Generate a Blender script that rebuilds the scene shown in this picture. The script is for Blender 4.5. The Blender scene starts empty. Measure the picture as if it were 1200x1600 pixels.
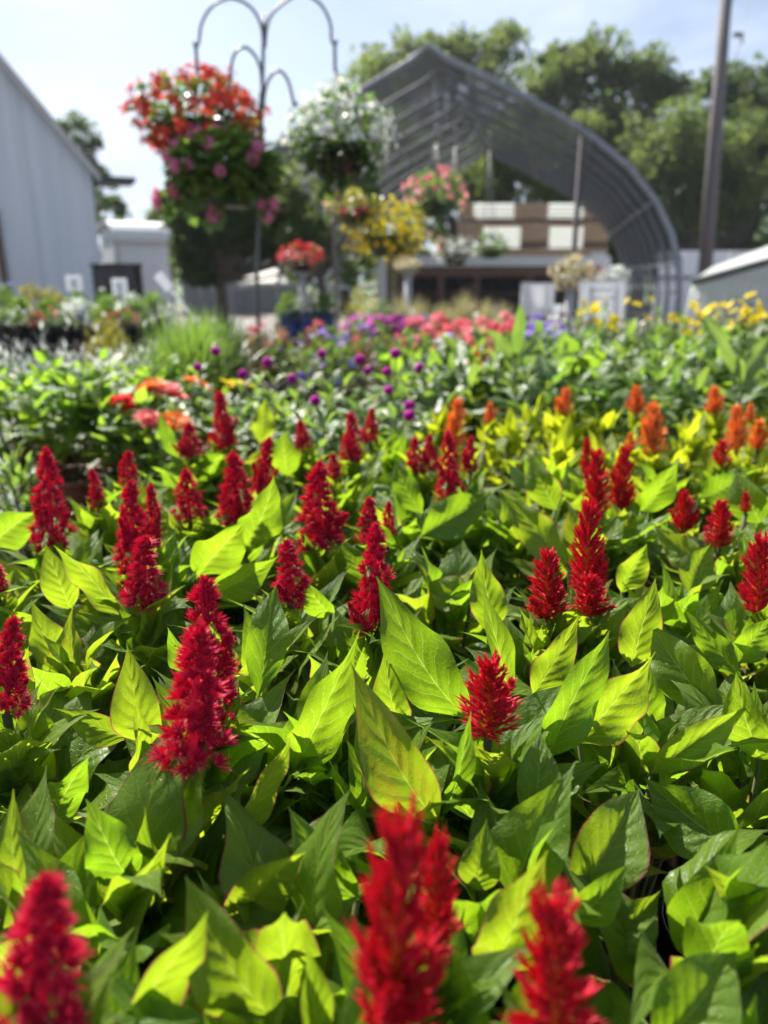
import bpy, math, random
from mathutils import Vector, Matrix, Quaternion
R = math.radians
SC = bpy.context.scene
COL = SC.collection

# ------------------------------------------------------------------ camera
CAM_H, FPX, PITCH = 1.26, 1155.0, R(17.8)
cd = bpy.data.cameras.new('camera'); cam = bpy.data.objects.new('camera', cd); COL.objects.link(cam)
cam.location = (0, 0, CAM_H); cam.rotation_euler = (math.pi/2 - PITCH, 0, 0)
cd.sensor_width = 36; cd.lens = 26.0; cd.clip_start = 0.02; cd.clip_end = 1500
cd.dof.use_dof = True; cd.dof.focus_distance = 0.60; cd.dof.aperture_fstop = 4.2; cd.dof.aperture_blades = 0
SC.camera = cam

# ------------------------------------------------------------------ sun, sky, exposure
SUN_AZ, SUN_EL = R(-36), R(46)          # azimuth measured from straight ahead, negative = towards the left
sv = Vector((math.sin(SUN_AZ)*math.cos(SUN_EL), math.cos(SUN_AZ)*math.cos(SUN_EL), math.sin(SUN_EL)))
sl = bpy.data.lights.new('sun', 'SUN'); sun = bpy.data.objects.new('sun', sl); COL.objects.link(sun)
sl.energy = 5.0; sl.angle = R(0.55); sl.color = (1.0, 0.95, 0.86)
sun.rotation_euler = sv.to_track_quat('Z', 'Y').to_euler(); sun.location = (-6, 10, 14)
w = bpy.data.worlds.new('World'); SC.world = w; w.use_nodes = True
wn = w.node_tree; wn.nodes.clear()
def WN(t, **k):
    n = wn.nodes.new(t)
    for a, b in k.items(): setattr(n, a, b)
    return n
w_out = WN('ShaderNodeOutputWorld'); w_bg = WN('ShaderNodeBackground'); w_sky = WN('ShaderNodeTexSky')
w_sky.sky_type = 'NISHITA'; w_sky.sun_disc = False; w_sky.sun_elevation = SUN_EL; w_sky.sun_rotation = SUN_AZ
w_sky.air_density = 1.0; w_sky.dust_density = 1.6; w_sky.ozone_density = 1.0; w_sky.altitude = 50
w_tc = WN('ShaderNodeTexCoord'); w_map = WN('ShaderNodeMapping'); w_map.inputs['Scale'].default_value = (1.0, 1.0, 2.6)
w_map.inputs['Location'].default_value = (1.3, 0.4, 0.2)
w_no = WN('ShaderNodeTexNoise'); w_no.inputs['Scale'].default_value = 2.3; w_no.inputs['Detail'].default_value = 9; w_no.inputs['Roughness'].default_value = 0.56; w_no.inputs['Distortion'].default_value = 0.35
w_cr = WN('ShaderNodeValToRGB'); w_cr.color_ramp.elements[0].position = 0.42; w_cr.color_ramp.elements[1].position = 0.60
w_cr.color_ramp.elements[0].color = (0.12, 0.12, 0.12, 1); w_cr.color_ramp.elements[1].color = (0.92, 0.92, 0.92, 1)
w_mx = WN('ShaderNodeMix', data_type='RGBA'); w_mx.inputs['B'].default_value = (5.6, 6.4, 8.0, 1)
wl = wn.links.new
wl(w_tc.outputs['Generated'], w_map.inputs['Vector']); wl(w_map.outputs[0], w_no.inputs['Vector']); wl(w_no.outputs['Fac'], w_cr.inputs['Fac'])
wl(w_cr.outputs['Color'], w_mx.inputs['Factor']); wl(w_sky.outputs['Color'], w_mx.inputs['A']); wl(w_mx.outputs['Result'], w_bg.inputs['Color'])
w_bg.inputs['Strength'].default_value = 0.055; wl(w_bg.outputs[0], w_out.inputs['Surface'])
SC.view_settings.view_transform = 'Standard'; SC.view_settings.look = 'None'; SC.view_settings.gamma = 1.0
SC.view_settings.use_curve_mapping = False; SC.view_settings.exposure = 1.42
SC.render.engine = 'CYCLES'
SC.cycles.use_denoising = True
SC.cycles.max_bounces = 10; SC.cycles.transparent_max_bounces = 12; SC.cycles.transmission_bounces = 8; SC.cycles.diffuse_bounces = 7
SC.cycles.caustics_reflective = False; SC.cycles.caustics_refractive = False

# ------------------------------------------------------------------ picture plane <-> world
FW = Vector((0, math.cos(PITCH), -math.sin(PITCH))); UP = Vector((0, math.sin(PITCH), math.cos(PITCH)))
CP = Vector((0, 0, CAM_H))
def ray(px, py): return FW + Vector(((px-600)/FPX, 0, 0)) + UP*((800-py)/FPX)
def atY(px, py, Y):
    d = ray(px, py); return CP + d*(Y/d.y)
def atZ(px, py, z):
    d = ray(px, py); return CP + d*((z-CAM_H)/d.z)
def proj(p):
    q = Vector(p)-CP; dep = q.dot(FW)
    if dep < 1e-4: return (-9e3, -9e3, -1)
    return (600+FPX*q.x/dep, 800-FPX*q.dot(UP)/dep, dep)

# ------------------------------------------------------------------ objects
def link(o, parent=None):
    COL.objects.link(o)
    if parent is not None: o.parent = parent
    return o
def tag(o, label=None, cat=None, group=None, kind=None):
    if label: o['label'] = label
    if cat: o['category'] = cat
    if group: o['group'] = group
    if kind: o['kind'] = kind
    return o
def thing(name, label, cat, loc, group=None, rz=0):
    o = bpy.data.objects.new(name, None); link(o); o.empty_display_size = 0.05
    o.location = loc; o.rotation_euler = (0, 0, rz)
    return tag(o, label, cat, group)
class MB:
    def __init__(s): s.v = []; s.f = []; s.m = []; s.uv = None
    def add(s, vs, fs, m=0):
        b = len(s.v); s.v += [tuple(x) for x in vs]
        for f in fs: s.f.append(tuple(b+i for i in f)); s.m.append(m)
    def box(s, lo, hi, m=0, mat=None):
        x0, y0, z0 = lo; x1, y1, z1 = hi
        vs = [Vector(p) for p in ((x0,y0,z0),(x1,y0,z0),(x1,y1,z0),(x0,y1,z0),(x0,y0,z1),(x1,y0,z1),(x1,y1,z1),(x0,y1,z1))]
        if mat is not None: vs = [mat @ v for v in vs]
        s.add(vs, ((0,3,2,1),(4,5,6,7),(0,1,5,4),(1,2,6,5),(2,3,7,6),(3,0,4,7)), m)
    def tube(s, pts, r, n=8, m=0, cap=True):
        pts = [Vector(p) for p in pts]; k = len(pts)
        rs = r if isinstance(r, (list, tuple)) else [r]*k
        vs = []; up = Vector((0.013, 0.021, 1)).normalized(); prev = None
        for i, p in enumerate(pts):
            t = (pts[min(i+1, k-1)]-pts[max(i-1, 0)]).normalized()
            if prev is None:
                a = t.cross(up)
                if a.length < 0.05: a = t.cross(Vector((1, 0.1, 0)))
            else:
                a = prev - t*prev.dot(t)
                if a.length < 1e-5: a = t.cross(up)
            a.normalize(); prev = a; b = t.cross(a)
            for j in range(n):
                q = 2*math.pi*j/n; vs.append(p+(a*math.cos(q)+b*math.sin(q))*rs[i])
        fs = [(i*n+j, i*n+(j+1) % n, (i+1)*n+(j+1) % n, (i+1)*n+j) for i in range(k-1) for j in range(n)]
        if cap: fs += [tuple(range(n-1, -1, -1)), tuple((k-1)*n+j for j in range(n))]
        s.add(vs, fs, m)
    def lathe(s, prof, n=20, m=0, c=(0, 0, 0), cap0=False, cap1=False, rib=0.0):
        vs = []
        for (r, z) in prof:
            for j in range(n):
                q = 2*math.pi*j/n; rr = r*(1-(rib if j % 2 else 0)); vs.append((c[0]+rr*math.cos(q), c[1]+rr*math.sin(q), c[2]+z))
        k = len(prof)
        fs = [(i*n+j, i*n+(j+1) % n, (i+1)*n+(j+1) % n, (i+1)*n+j) for i in range(k-1) for j in range(n)]
        if cap0: fs.append(tuple(range(n-1, -1, -1)))
        if cap1: fs.append(tuple((k-1)*n+j for j in range(n)))
        s.add(vs, fs, m)
    def mesh(s, name, mats, smooth=True, uvs=None):
        me = bpy.data.meshes.new(name); me.from_pydata(s.v, [], s.f)
        for m in (mats if isinstance(mats, (list, tuple)) else [mats]): me.materials.append(m)
        if len(set(s.m)) > 1: me.polygons.foreach_set('material_index', s.m)
        if smooth: me.polygons.foreach_set('use_smooth', [True]*len(me.polygons))
        uvs = uvs or s.uv
        if uvs:
            l = me.uv_layers.new(name='UVMap'); vi = [0]*len(me.loops); me.loops.foreach_get('vertex_index', vi)
            flat = []
            for i in vi: flat += uvs[i]
            l.data.foreach_set('uv', flat)
        me.update(); return me
    def build(s, name, mats, parent=None, smooth=False, loc=None, kind=None, label=None):
        o = bpy.data.objects.new(name, s.mesh(name, mats, smooth)); link(o, parent)
        if loc is not None: o.location = loc
        if kind: o['kind'] = kind
        if label: o['label'] = label
        return o
def inst(name, me, parent, loc=(0, 0, 0), rot=None, scale=None, mat=None):
    o = bpy.data.objects.new(name, me); link(o, parent)
    if mat is not None: o.matrix_local = mat
    else:
        o.location = loc
        if rot is not None: o.rotation_euler = rot
        if scale is not None: o.scale = scale
    return o
def frame(p, y, z, sx=1, sy=1, sz=1):
    y = Vector(y).normalized(); z = Vector(z); z = z-y*z.dot(y)
    if z.length < 1e-5: z = Vector((0, 0, 1))-y*y.z
    if z.length < 1e-5: z = Vector((1, 0, 0))
    z.normalize(); x = y.cross(z)
    return Matrix(((x.x*sx, y.x*sy, z.x*sz, p[0]), (x.y*sx, y.y*sy, z.y*sz, p[1]), (x.z*sx, y.z*sy, z.z*sz, p[2]), (0, 0, 0, 1)))

# ------------------------------------------------------------------ materials
class NT:
    def __init__(s, name):
        s.m = bpy.data.materials.new(name); s.m.use_nodes = True; s.t = s.m.node_tree; s.t.nodes.clear()
        s.out = s.t.nodes.new('ShaderNodeOutputMaterial')
    def n(s, t, ins=None, **k):
        x = s.t.nodes.new('ShaderNode'+t)
        for a, b in k.items(): setattr(x, a, b)
        for a, b in (ins or {}).items():
            if isinstance(b, bpy.types.NodeSocket): s.t.links.new(b, x.inputs[a])
            else: x.inputs[a].default_value = b
        return x
    def math(s, op, a, b=0.0, c=None, clamp=False):
        i = {0: a, 1: b}
        if c is not None: i[2] = c
        return s.n('Math', i, operation=op, use_clamp=clamp).outputs[0]
    def rng(s, v, a, b, c=0.0, d=1.0, smooth=True):
        x = s.n('MapRange', {'Value': v, 'From Min': a, 'From Max': b, 'To Min': c, 'To Max': d}, interpolation_type='SMOOTHSTEP' if smooth else 'LINEAR', clamp=True) if smooth else s.n('MapRange', {'Value': v, 'From Min': a, 'From Max': b, 'To Min': c, 'To Max': d}, clamp=True)
        return x.outputs[0]
    def mix(s, f, a, b, blend='MIX'):
        x = s.n('Mix', data_type='RGBA', blend_type=blend)
        for k, v in (('Factor', f), ('A', a), ('B', b)):
            sock = [q for q in x.inputs if q.name == k and q.enabled][0]
            if isinstance(v, bpy.types.NodeSocket): s.t.links.new(v, sock)
            else: sock.default_value = v if k == 'Factor' else (tuple(v)+(1,) if len(v) == 3 else v)
        return [q for q in x.outputs if q.enabled][0]
    def surf(s, sh): s.t.links.new(sh, s.out.inputs['Surface']); return s.m
def c4(c): return (c[0], c[1], c[2], 1)
def plain(name, col, col2=None, scale=6.0, rough=0.7, metal=0.0, bump=0.0, trans=None, tf=0.4, spec=0.4, streak=None):
    a = NT(name); tc = a.n('TexCoord').outputs['Object']
    vec = tc
    if streak: vec = a.n('Mapping', {'Vector': tc, 'Scale': streak}).outputs[0]
    no = a.n('TexNoise', {'Vector': vec, 'Scale': scale, 'Detail': 6.0, 'Roughness': 0.6})
    col2 = col2 or tuple(x*0.72 for x in col)
    cc = a.mix(a.rng(no.outputs['Fac'], 0.3, 0.7), col, col2)
    oi = a.n('ObjectInfo').outputs['Random']
    cc = a.mix(a.math('MULTIPLY', oi, 0.22), cc, tuple(x*0.6 for x in col))
    p = a.n('BsdfPrincipled', {'Base Color': cc, 'Metallic': metal, 'Specular IOR Level': spec, 'Roughness': a.rng(no.outputs['Fac'], 0.2, 0.8, max(0.05, rough-0.12), min(1, rough+0.12))})
    if bump:
        b = a.n('Bump', {'Height': no.outputs['Fac'], 'Strength': bump, 'Distance': 0.01}); a.t.links.new(b.outputs[0], p.inputs['Normal'])
    sh = p.outputs[0]
    if trans:
        t = a.n('BsdfTranslucent', {'Color': c4(trans)})
        sh = a.n('MixShader', {0: tf, 1: sh, 2: t.outputs[0]}).outputs[0]
    return a.surf(sh)
def leaf_mat(name, top, top2, tr, tr2, vein=(0.3, 0.4, 0.06), edge=None, rough=0.42, tf=0.45, nside=8.0, bump=0.5, spec=0.5, edge_from=0.35, hue=1.0, fine=True, specks=False):
    a = NT(name)
    uv = a.n('UVMap').outputs[0]; sx = a.n('SeparateXYZ', {0: uv})
    U = a.math('ABSOLUTE', a.math('MULTIPLY_ADD', sx.outputs[0], 2.0, -1.0)); V = sx.outputs[1]
    rnd = a.math('FRACT', a.math('ADD', a.n('ObjectInfo').outputs['Random'], a.n('NewGeometry').outputs['Random Per Island']))
    off = a.n('CombineXYZ', {0: a.math('MULTIPLY', rnd, 37.0), 1: a.math('MULTIPLY', rnd, 11.0), 2: 0.0}).outputs[0]
    vec = a.n('VectorMath', {0: uv, 1: off}, operation='ADD').outputs[0]
    n1 = a.n('TexNoise', {'Vector': vec, 'Scale': 4.0, 'Detail': 5.0, 'Roughness': 0.6}).outputs['Fac']
    mid = a.rng(U, 0.0, 0.045, 1.0, 0.0)
    if fine:
        wob = a.math('MULTIPLY_ADD', n1, 0.10, V)
        u2 = a.math('POWER', U, 0.85)
        ph = a.math('MULTIPLY_ADD', u2, -0.26*nside, a.math('MULTIPLY', wob, nside))
        sid = a.math('PINGPONG', ph, 0.5)
        sidem = a.math('MULTIPLY', a.rng(sid, 0.0, 0.055, 1.0, 0.0), a.rng(U, 0.45, 0.92, 1.0, 0.15))
        net = a.n('TexVoronoi', {'Vector': vec, 'Scale': 22.0}, feature='DISTANCE_TO_EDGE').outputs['Distance']
        netm = a.rng(net, 0.0, 0.10, 1.0, 0.0)
        veins = a.math('MAXIMUM', mid, a.math('MAXIMUM', a.math('MULTIPLY', sidem, 0.75), a.math('MULTIPLY', netm, 0.22)))
        hgt = a.math('ADD', a.math('MULTIPLY', a.rng(sid, 0.0, 0.5, 0.0, 1.0), a.rng(U, 0.0, 0.8, 1.0, 0.4)), a.math('MULTIPLY', netm, -0.18))
    else:
        veins = mid; hgt = n1
    f = a.rng(a.math('MULTIPLY_ADD', n1, 0.8, a.math('MULTIPLY', rnd, 0.6*hue)), 0.25, 1.05)
    col = a.mix(f, top, top2); tcol = a.mix(f, tr, tr2)
    if fine:
        big = a.rng(a.n('TexNoise', {'Vector': vec, 'Scale': 1.6, 'Detail': 2.0}).outputs['Fac'], 0.35, 0.7)
        tcol = a.mix(a.math('MULTIPLY', big, 0.5), tcol, tuple(x*0.5 for x in tr))
    col = a.mix(a.math('MULTIPLY', veins, 0.55), col, vein)
    tcol = a.mix(a.math('MULTIPLY', veins, 0.75), tcol, tuple(min(1, x*2.0) for x in vein))
    if edge:
        e = a.math('MULTIPLY', a.rng(a.math('MULTIPLY_ADD', n1, 0.14, U), 0.99, 1.07), a.rng(rnd, edge_from, edge_from+0.2))
        col = a.mix(e, col, edge); tcol = a.mix(e, tcol, tuple(min(1, x*2.2) for x in edge))
        red = a.math('MULTIPLY', a.rng(rnd, 0.955, 1.0), a.rng(n1, 0.42, 0.62))
        col = a.mix(a.math('MULTIPLY', red, 0.3), col, (0.16, 0.035, 0.02)); tcol = a.mix(a.math('MULTIPLY', red, 0.28), tcol, (0.5, 0.13, 0.03))
    if specks:
        vo = a.n('TexVoronoi', {'Vector': vec, 'Scale': 9.0}); sp = a.math('MULTIPLY', a.rng(vo.outputs['Distance'], 0.03, 0.10, 1.0, 0.0), a.rng(a.n('SeparateColor', {0: vo.outputs['Color']}).outputs[0], 0.80, 0.86))
        col = a.mix(a.math('MULTIPLY', sp, 0.8), col, (0.16, 0.10, 0.04)); tcol = a.mix(a.math('MULTIPLY', sp, 0.7), tcol, (0.20, 0.09, 0.02))
        dull = a.rng(a.n('TexNoise', {'Vector': vec, 'Scale': 2.4, 'Detail': 8.0, 'Roughness': 0.75}).outputs['Fac'], 0.58, 0.72)
        col = a.mix(a.math('MULTIPLY', dull, 0.25), col, (0.13, 0.17, 0.04))
    p = a.n('BsdfPrincipled', {'Base Color': col, 'Roughness': a.rng(n1, 0.3, 0.7, rough-0.07, rough+0.1), 'Specular IOR Level': spec, 'Sheen Weight': 0.06 if specks else 0.0, 'Sheen Roughness': 0.4})
    t = a.n('BsdfTranslucent', {'Color': tcol})
    if bump:
        b = a.n('Bump', {'Height': hgt, 'Strength': bump, 'Distance': 0.0022})
        a.t.links.new(b.outputs[0], p.inputs['Normal'])
        b2 = a.n('Bump', {'Height': hgt, 'Strength': bump*.7, 'Distance': 0.0018}); a.t.links.new(b2.outputs[0], t.inputs['Normal'])
    return a.surf(a.n('MixShader', {0: tf, 1: p.outputs[0], 2: t.outputs[0]}).outputs[0])
def petal_mat(name, c1, c2, tr=None, tf=0.35, rough=0.6):
    a = NT(name)
    r1 = a.n('NewGeometry').outputs['Random Per Island']; r2 = a.n('ObjectInfo').outputs['Random']
    f = a.math('FRACT', a.math('ADD', r1, r2))
    col = a.mix(f, c1, c2)
    p = a.n('BsdfPrincipled', {'Base Color': col, 'Roughness': rough, 'Specular IOR Level': 0.35})
    t = a.n('BsdfTranslucent', {'Color': a.mix(f, tr or c1, c2)})
    return a.surf(a.n('MixShader', {0: tf, 1: p.outputs[0], 2: t.outputs[0]}).outputs[0])

M = {}
M['leaf'] = leaf_mat('celosia_leaf', (0.060, 0.130, 0.007), (0.105, 0.178, 0.010), (0.22, 0.44, 0.007), (0.43, 0.58, 0.012), vein=(0.30, 0.38, 0.06), edge=(0.17, 0.035, 0.035), tf=0.5, rough=0.42, spec=0.36, edge_from=0.4, specks=True, bump=.55)
M['lime'] = leaf_mat('lime_celosia_leaf', (0.10, 0.155, 0.011), (0.14, 0.19, 0.015), (0.48, 0.64, 0.008), (0.66, 0.72, 0.012), vein=(0.35, 0.4, 0.06), tf=0.52, rough=0.48, spec=.35)
M['green'] = leaf_mat('zinnia_leaf', (0.045, 0.105, 0.022), (0.075, 0.14, 0.03), (0.26, 0.52, 0.03), (0.42, 0.64, 0.04), tf=0.46, rough=0.40, nside=6, bump=0.4, spec=.42)
M['grey_green'] = leaf_mat('amaranth_leaf', (0.050, 0.10, 0.035), (0.085, 0.14, 0.05), (0.22, 0.42, 0.05), (0.36, 0.54, 0.07), tf=0.36, rough=0.36, nside=6, bump=0.4, spec=.6)
M['deep'] = leaf_mat('dark_leaf', (0.025, 0.06, 0.018), (0.045, 0.09, 0.022), (0.10, 0.24, 0.02), (0.2, 0.36, 0.03), tf=0.33, rough=0.38, fine=False, bump=0)
M['far_green'] = leaf_mat('bedding_leaf', (0.04, 0.085, 0.025), (0.07, 0.12, 0.035), (0.16, 0.34, 0.03), (0.30, 0.46, 0.06), tf=0.36, rough=0.4, fine=False, bump=0)
M['yellow_green'] = leaf_mat('golden_leaf', (0.15, 0.16, 0.025), (0.20, 0.185, 0.035), (0.36, 0.36, 0.04), (0.46, 0.40, 0.06), tf=0.38, fine=False, bump=0)
M['silver'] = leaf_mat('silver_leaf', (0.48, 0.52, 0.49), (0.60, 0.63, 0.60), (0.5, 0.56, 0.5), (0.6, 0.65, 0.58), vein=(0.5, 0.55, 0.5), tf=0.4, rough=0.65, fine=False, bump=0)
M['bronze'] = leaf_mat('coleus_leaf', (0.11, 0.05, 0.04), (0.10, 0.075, 0.03), (0.35, 0.10, 0.06), (0.25, 0.2, 0.05), tf=0.35, fine=False, bump=0)
M['tan'] = leaf_mat('tan_grass_leaf', (0.20, 0.19, 0.10), (0.28, 0.26, 0.14), (0.35, 0.33, 0.15), (0.45, 0.4, 0.2), tf=0.35, fine=False, bump=0)
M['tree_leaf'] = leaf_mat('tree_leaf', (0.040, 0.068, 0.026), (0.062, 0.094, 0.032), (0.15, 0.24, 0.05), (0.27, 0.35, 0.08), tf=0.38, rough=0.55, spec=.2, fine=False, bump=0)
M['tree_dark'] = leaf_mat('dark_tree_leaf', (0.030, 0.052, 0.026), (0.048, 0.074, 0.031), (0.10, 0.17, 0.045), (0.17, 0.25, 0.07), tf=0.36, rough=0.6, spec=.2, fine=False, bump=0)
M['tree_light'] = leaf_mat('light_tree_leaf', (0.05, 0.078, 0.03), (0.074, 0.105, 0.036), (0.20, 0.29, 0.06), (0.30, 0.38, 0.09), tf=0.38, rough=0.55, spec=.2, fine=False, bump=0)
M['crimson'] = petal_mat('crimson_plume', (0.52, 0.008, 0.062), (0.74, 0.035, 0.13), tr=(0.92, 0.02, 0.12), tf=0.48)
M['scarlet'] = petal_mat('scarlet_plume', (0.54, 0.008, 0.035), (0.72, 0.022, 0.06), tr=(0.95, 0.02, 0.06), tf=0.45)
M['plume_core'] = petal_mat('plume_stalk', (0.55, 0.07, 0.02), (0.62, 0.13, 0.03), tr=(0.8, 0.2, 0.04), tf=0.35)
M['orange'] = petal_mat('orange_plume', (0.90, 0.30, 0.06), (0.92, 0.45, 0.14), tr=(0.99, 0.48, 0.10), tf=0.45)
M['plume_pale'] = petal_mat('faded_glint_bract', (0.62, 0.20, 0.20), (0.70, 0.34, 0.28), tr=(0.9, 0.4, 0.35), tf=0.45)  # faded bracts, with whitish sun glints also put into this pale colour
M['magenta'] = petal_mat('magenta_bract', (0.50, 0.008, 0.36), (0.62, 0.02, 0.46), tr=(0.7, 0.01, 0.5))
M['red_p'] = petal_mat('red_petal', (0.55, 0.02, 0.03), (0.66, 0.04, 0.05), tr=(0.8, 0.05, 0.06))
M['coral_p'] = petal_mat('coral_petal', (0.78, 0.13, 0.17), (0.80, 0.20, 0.24), tr=(0.95, 0.25, 0.3))
M['orange_p'] = petal_mat('orange_petal', (0.75, 0.16, 0.02), (0.8, 0.26, 0.04), tr=(0.9, 0.3, 0.05))
M['begonia_p'] = petal_mat('begonia_petal', (0.52, 0.03, 0.025), (0.70, 0.09, 0.045), tr=(0.85, 0.09, 0.06), tf=0.42)
M['pink_p'] = petal_mat('pink_petal', (0.72, 0.16, 0.34), (0.78, 0.26, 0.45), tr=(0.9, 0.3, 0.5), tf=0.4)
M['salmon_p'] = petal_mat('salmon_petal', (0.80, 0.20, 0.27), (0.82, 0.34, 0.36), tr=(0.95, 0.4, 0.4), tf=0.4)
M['white_p'] = petal_mat('white_petal', (0.74, 0.76, 0.72), (0.8, 0.8, 0.78), tr=(0.8, 0.85, 0.7), tf=0.4)
M['cream_p'] = petal_mat('cream_petal', (0.66, 0.56, 0.34), (0.72, 0.64, 0.44), tr=(0.8, 0.7, 0.4), tf=0.35)
M['yellow_p'] = petal_mat('yellow_petal', (0.84, 0.64, 0.012), (0.86, 0.72, 0.04), tr=(0.95, 0.82, 0.03), tf=0.35)
M['violet_p'] = petal_mat('violet_petal', (0.13, 0.06, 0.50), (0.22, 0.12, 0.60), tr=(0.3, 0.15, 0.8))
M['lilac_p'] = petal_mat('lilac_petal', (0.32, 0.24, 0.66), (0.42, 0.33, 0.72), tr=(0.5, 0.4, 0.85))
M['purple_p'] = petal_mat('purple_petal', (0.45, 0.04, 0.36), (0.55, 0.08, 0.45), tr=(0.7, 0.1, 0.6))
M['wine_p'] = petal_mat('wine_petal', (0.14, 0.01, 0.03), (0.22, 0.015, 0.05), tr=(0.3, 0.02, 0.06))
M['eye'] = plain('flower_eye', (0.55, 0.28, 0.03), (0.35, 0.12, 0.02), 200, 0.8)
M['stem'] = plain('stem_green', (0.055, 0.10, 0.02), (0.10, 0.06, 0.03), 30, 0.6, trans=(0.2, 0.35, 0.03), tf=0.25)
M['soil'] = plain('potting_soil', (0.028, 0.02, 0.014), (0.06, 0.045, 0.03), 160, 0.95, bump=1.0)
M['black_pot'] = plain('black_plastic', (0.010, 0.010, 0.011), (0.018, 0.018, 0.019), 18, 0.30, spec=0.5)
M['brown_pot'] = plain('terracotta_plastic', (0.16, 0.055, 0.03), (0.11, 0.04, 0.025), 14, 0.5)
M['green_pot'] = plain('green_plastic', (0.02, 0.06, 0.04), (0.015, 0.04, 0.03), 14, 0.4)
M['blue_pot'] = plain('blue_plastic', (0.02, 0.06, 0.22), (0.02, 0.045, 0.16), 14, 0.4)
M['grey_pot'] = plain('grey_plastic', (0.36, 0.37, 0.40), (0.28, 0.29, 0.32), 14, 0.5)
M['bench_wood'] = plain('bench_plank', (0.20, 0.155, 0.11), (0.12, 0.095, 0.07), 5, 0.8, bump=0.4, streak=(1, 9, 9))
M['black_metal'] = plain('black_painted_metal', (0.10, 0.115, 0.105), (0.14, 0.15, 0.14), 30, 0.45, metal=0.3)
M['galv'] = plain('galvanised_tube', (0.30, 0.32, 0.35), (0.22, 0.24, 0.27), 9, 0.5, metal=0.4)
M['wire'] = plain('steel_wire', (0.2, 0.2, 0.2), None, 9, 0.5, metal=0.7)
M['white_metal'] = plain('white_sheet_metal', (0.84, 0.85, 0.86), (0.78, 0.79, 0.81), 1.4, 0.5, streak=(3, 3, 0.35))
M['barn_white'] = plain('weathered_white_siding', (0.70, 0.72, 0.75), (0.60, 0.63, 0.67), 1.2, 0.6, streak=(3.5, 3.5, 0.25))
M['white_paint'] = plain('white_paint', (0.74, 0.74, 0.72), (0.66, 0.66, 0.65), 3, 0.5)
M['trim'] = plain('weathered_white_trim', (0.62, 0.60, 0.55), (0.5, 0.47, 0.42), 3, 0.6)
M['roof_grey'] = plain('grey_roofing', (0.30, 0.29, 0.28), (0.22, 0.21, 0.21), 3, 0.7, streak=(1, 1, 5))
M['dark_roof'] = plain('dark_roofing', (0.07, 0.075, 0.08), (0.05, 0.05, 0.055), 3, 0.7)
M['grey_wall'] = plain('grey_boards', (0.20, 0.20, 0.21), (0.15, 0.15, 0.16), 3, 0.8)
M['cedar'] = plain('cedar_board', (0.50, 0.33, 0.19), (0.38, 0.24, 0.14), 4, 0.65, bump=0.3, streak=(1, 8, 8))
M['brown_wood'] = plain('brown_wood', (0.17, 0.11, 0.075), (0.11, 0.07, 0.05), 4, 0.75, streak=(8, 8, 1))
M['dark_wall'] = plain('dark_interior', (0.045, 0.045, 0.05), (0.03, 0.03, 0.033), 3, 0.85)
M['pole_wood'] = plain('grey_pole_wood', (0.17, 0.15, 0.15), (0.11, 0.097, 0.10), 3, 0.85, streak=(9, 9, 0.5))
M['bark'] = plain('tree_bark', (0.10, 0.085, 0.07), (0.06, 0.05, 0.04), 6, 0.9, streak=(4, 4, 1))
M['sign_white'] = plain('sign_board', (0.84, 0.85, 0.86), (0.80, 0.81, 0.82), 3, 0.45, trans=(0.85, 0.87, 0.9), tf=0.4)
M['ink'] = plain('faded_ink', (0.35, 0.36, 0.40), None, 3, 0.8)
M['poly'] = plain('translucent_panel', (0.80, 0.82, 0.82), (0.74, 0.76, 0.76), 2, 0.35, trans=(0.9, 0.92, 0.9), tf=0.6)
def shade_cloth():
    a = NT('shade_cloth')
    tc = a.n('TexCoord').outputs['Object']; no = a.n('TexNoise', {'Vector': tc, 'Scale': 0.9, 'Detail': 5.0}).outputs['Fac']
    p = a.n('BsdfPrincipled', {'Base Color': a.mix(no, (0.045, 0.05, 0.058), (0.07, 0.076, 0.086)), 'Roughness': 0.75})
    t = a.n('BsdfTranslucent', {'Color': (0.05, 0.056, 0.065, 1)})
    s1 = a.n('MixShader', {0: 0.2, 1: p.outputs[0], 2: t.outputs[0]}).outputs[0]
    tr = a.n('BsdfTransparent', {'Color': (1, 1, 1, 1)})
    return a.surf(a.n('MixShader', {0: a.rng(no, 0.3, 0.7, 0.16, 0.25), 1: s1, 2: tr.outputs[0]}).outputs[0])
M['shade'] = shade_cloth()
def film():
    a = NT('greenhouse_film')
    tc = a.n('TexCoord').outputs['Object']; no = a.n('TexNoise', {'Vector': tc, 'Scale': 1.6, 'Detail': 5.0}).outputs['Fac']
    p = a.n('BsdfPrincipled', {'Base Color': a.mix(no, (0.46, 0.49, 0.47), (0.56, 0.58, 0.56)), 'Roughness': 0.4})
    t = a.n('BsdfTranslucent', {'Color': (0.5, 0.54, 0.5, 1)})
    s1 = a.n('MixShader', {0: 0.45, 1: p.outputs[0], 2: t.outputs[0]}).outputs[0]
    return a.surf(a.n('MixShader', {0: 0.22, 1: s1, 2: a.n('BsdfTransparent').outputs[0]}).outputs[0])
M['film'] = film()
def ground_mat(name, c1, c2, c3):
    a = NT(name); tc = a.n('TexCoord').outputs['Object']
    n1 = a.n('TexNoise', {'Vector': tc, 'Scale': 0.35, 'Detail': 6.0}).outputs['Fac']
    n2 = a.n('TexVoronoi', {'Vector': tc, 'Scale': 38.0})
    col = a.mix(a.rng(n1, 0.35, 0.65), c1, c2); col = a.mix(a.math('MULTIPLY', n2.outputs['Distance'], 0.9), col, c3)
    b = a.n('Bump', {'Height': n2.outputs['Distance'], 'Strength': 0.7, 'Distance': 0.015})
    return a.surf(a.n('BsdfPrincipled', {'Base Color': col, 'Roughness': 0.9, 'Normal': b.outputs[0]}).outputs[0])
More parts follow.
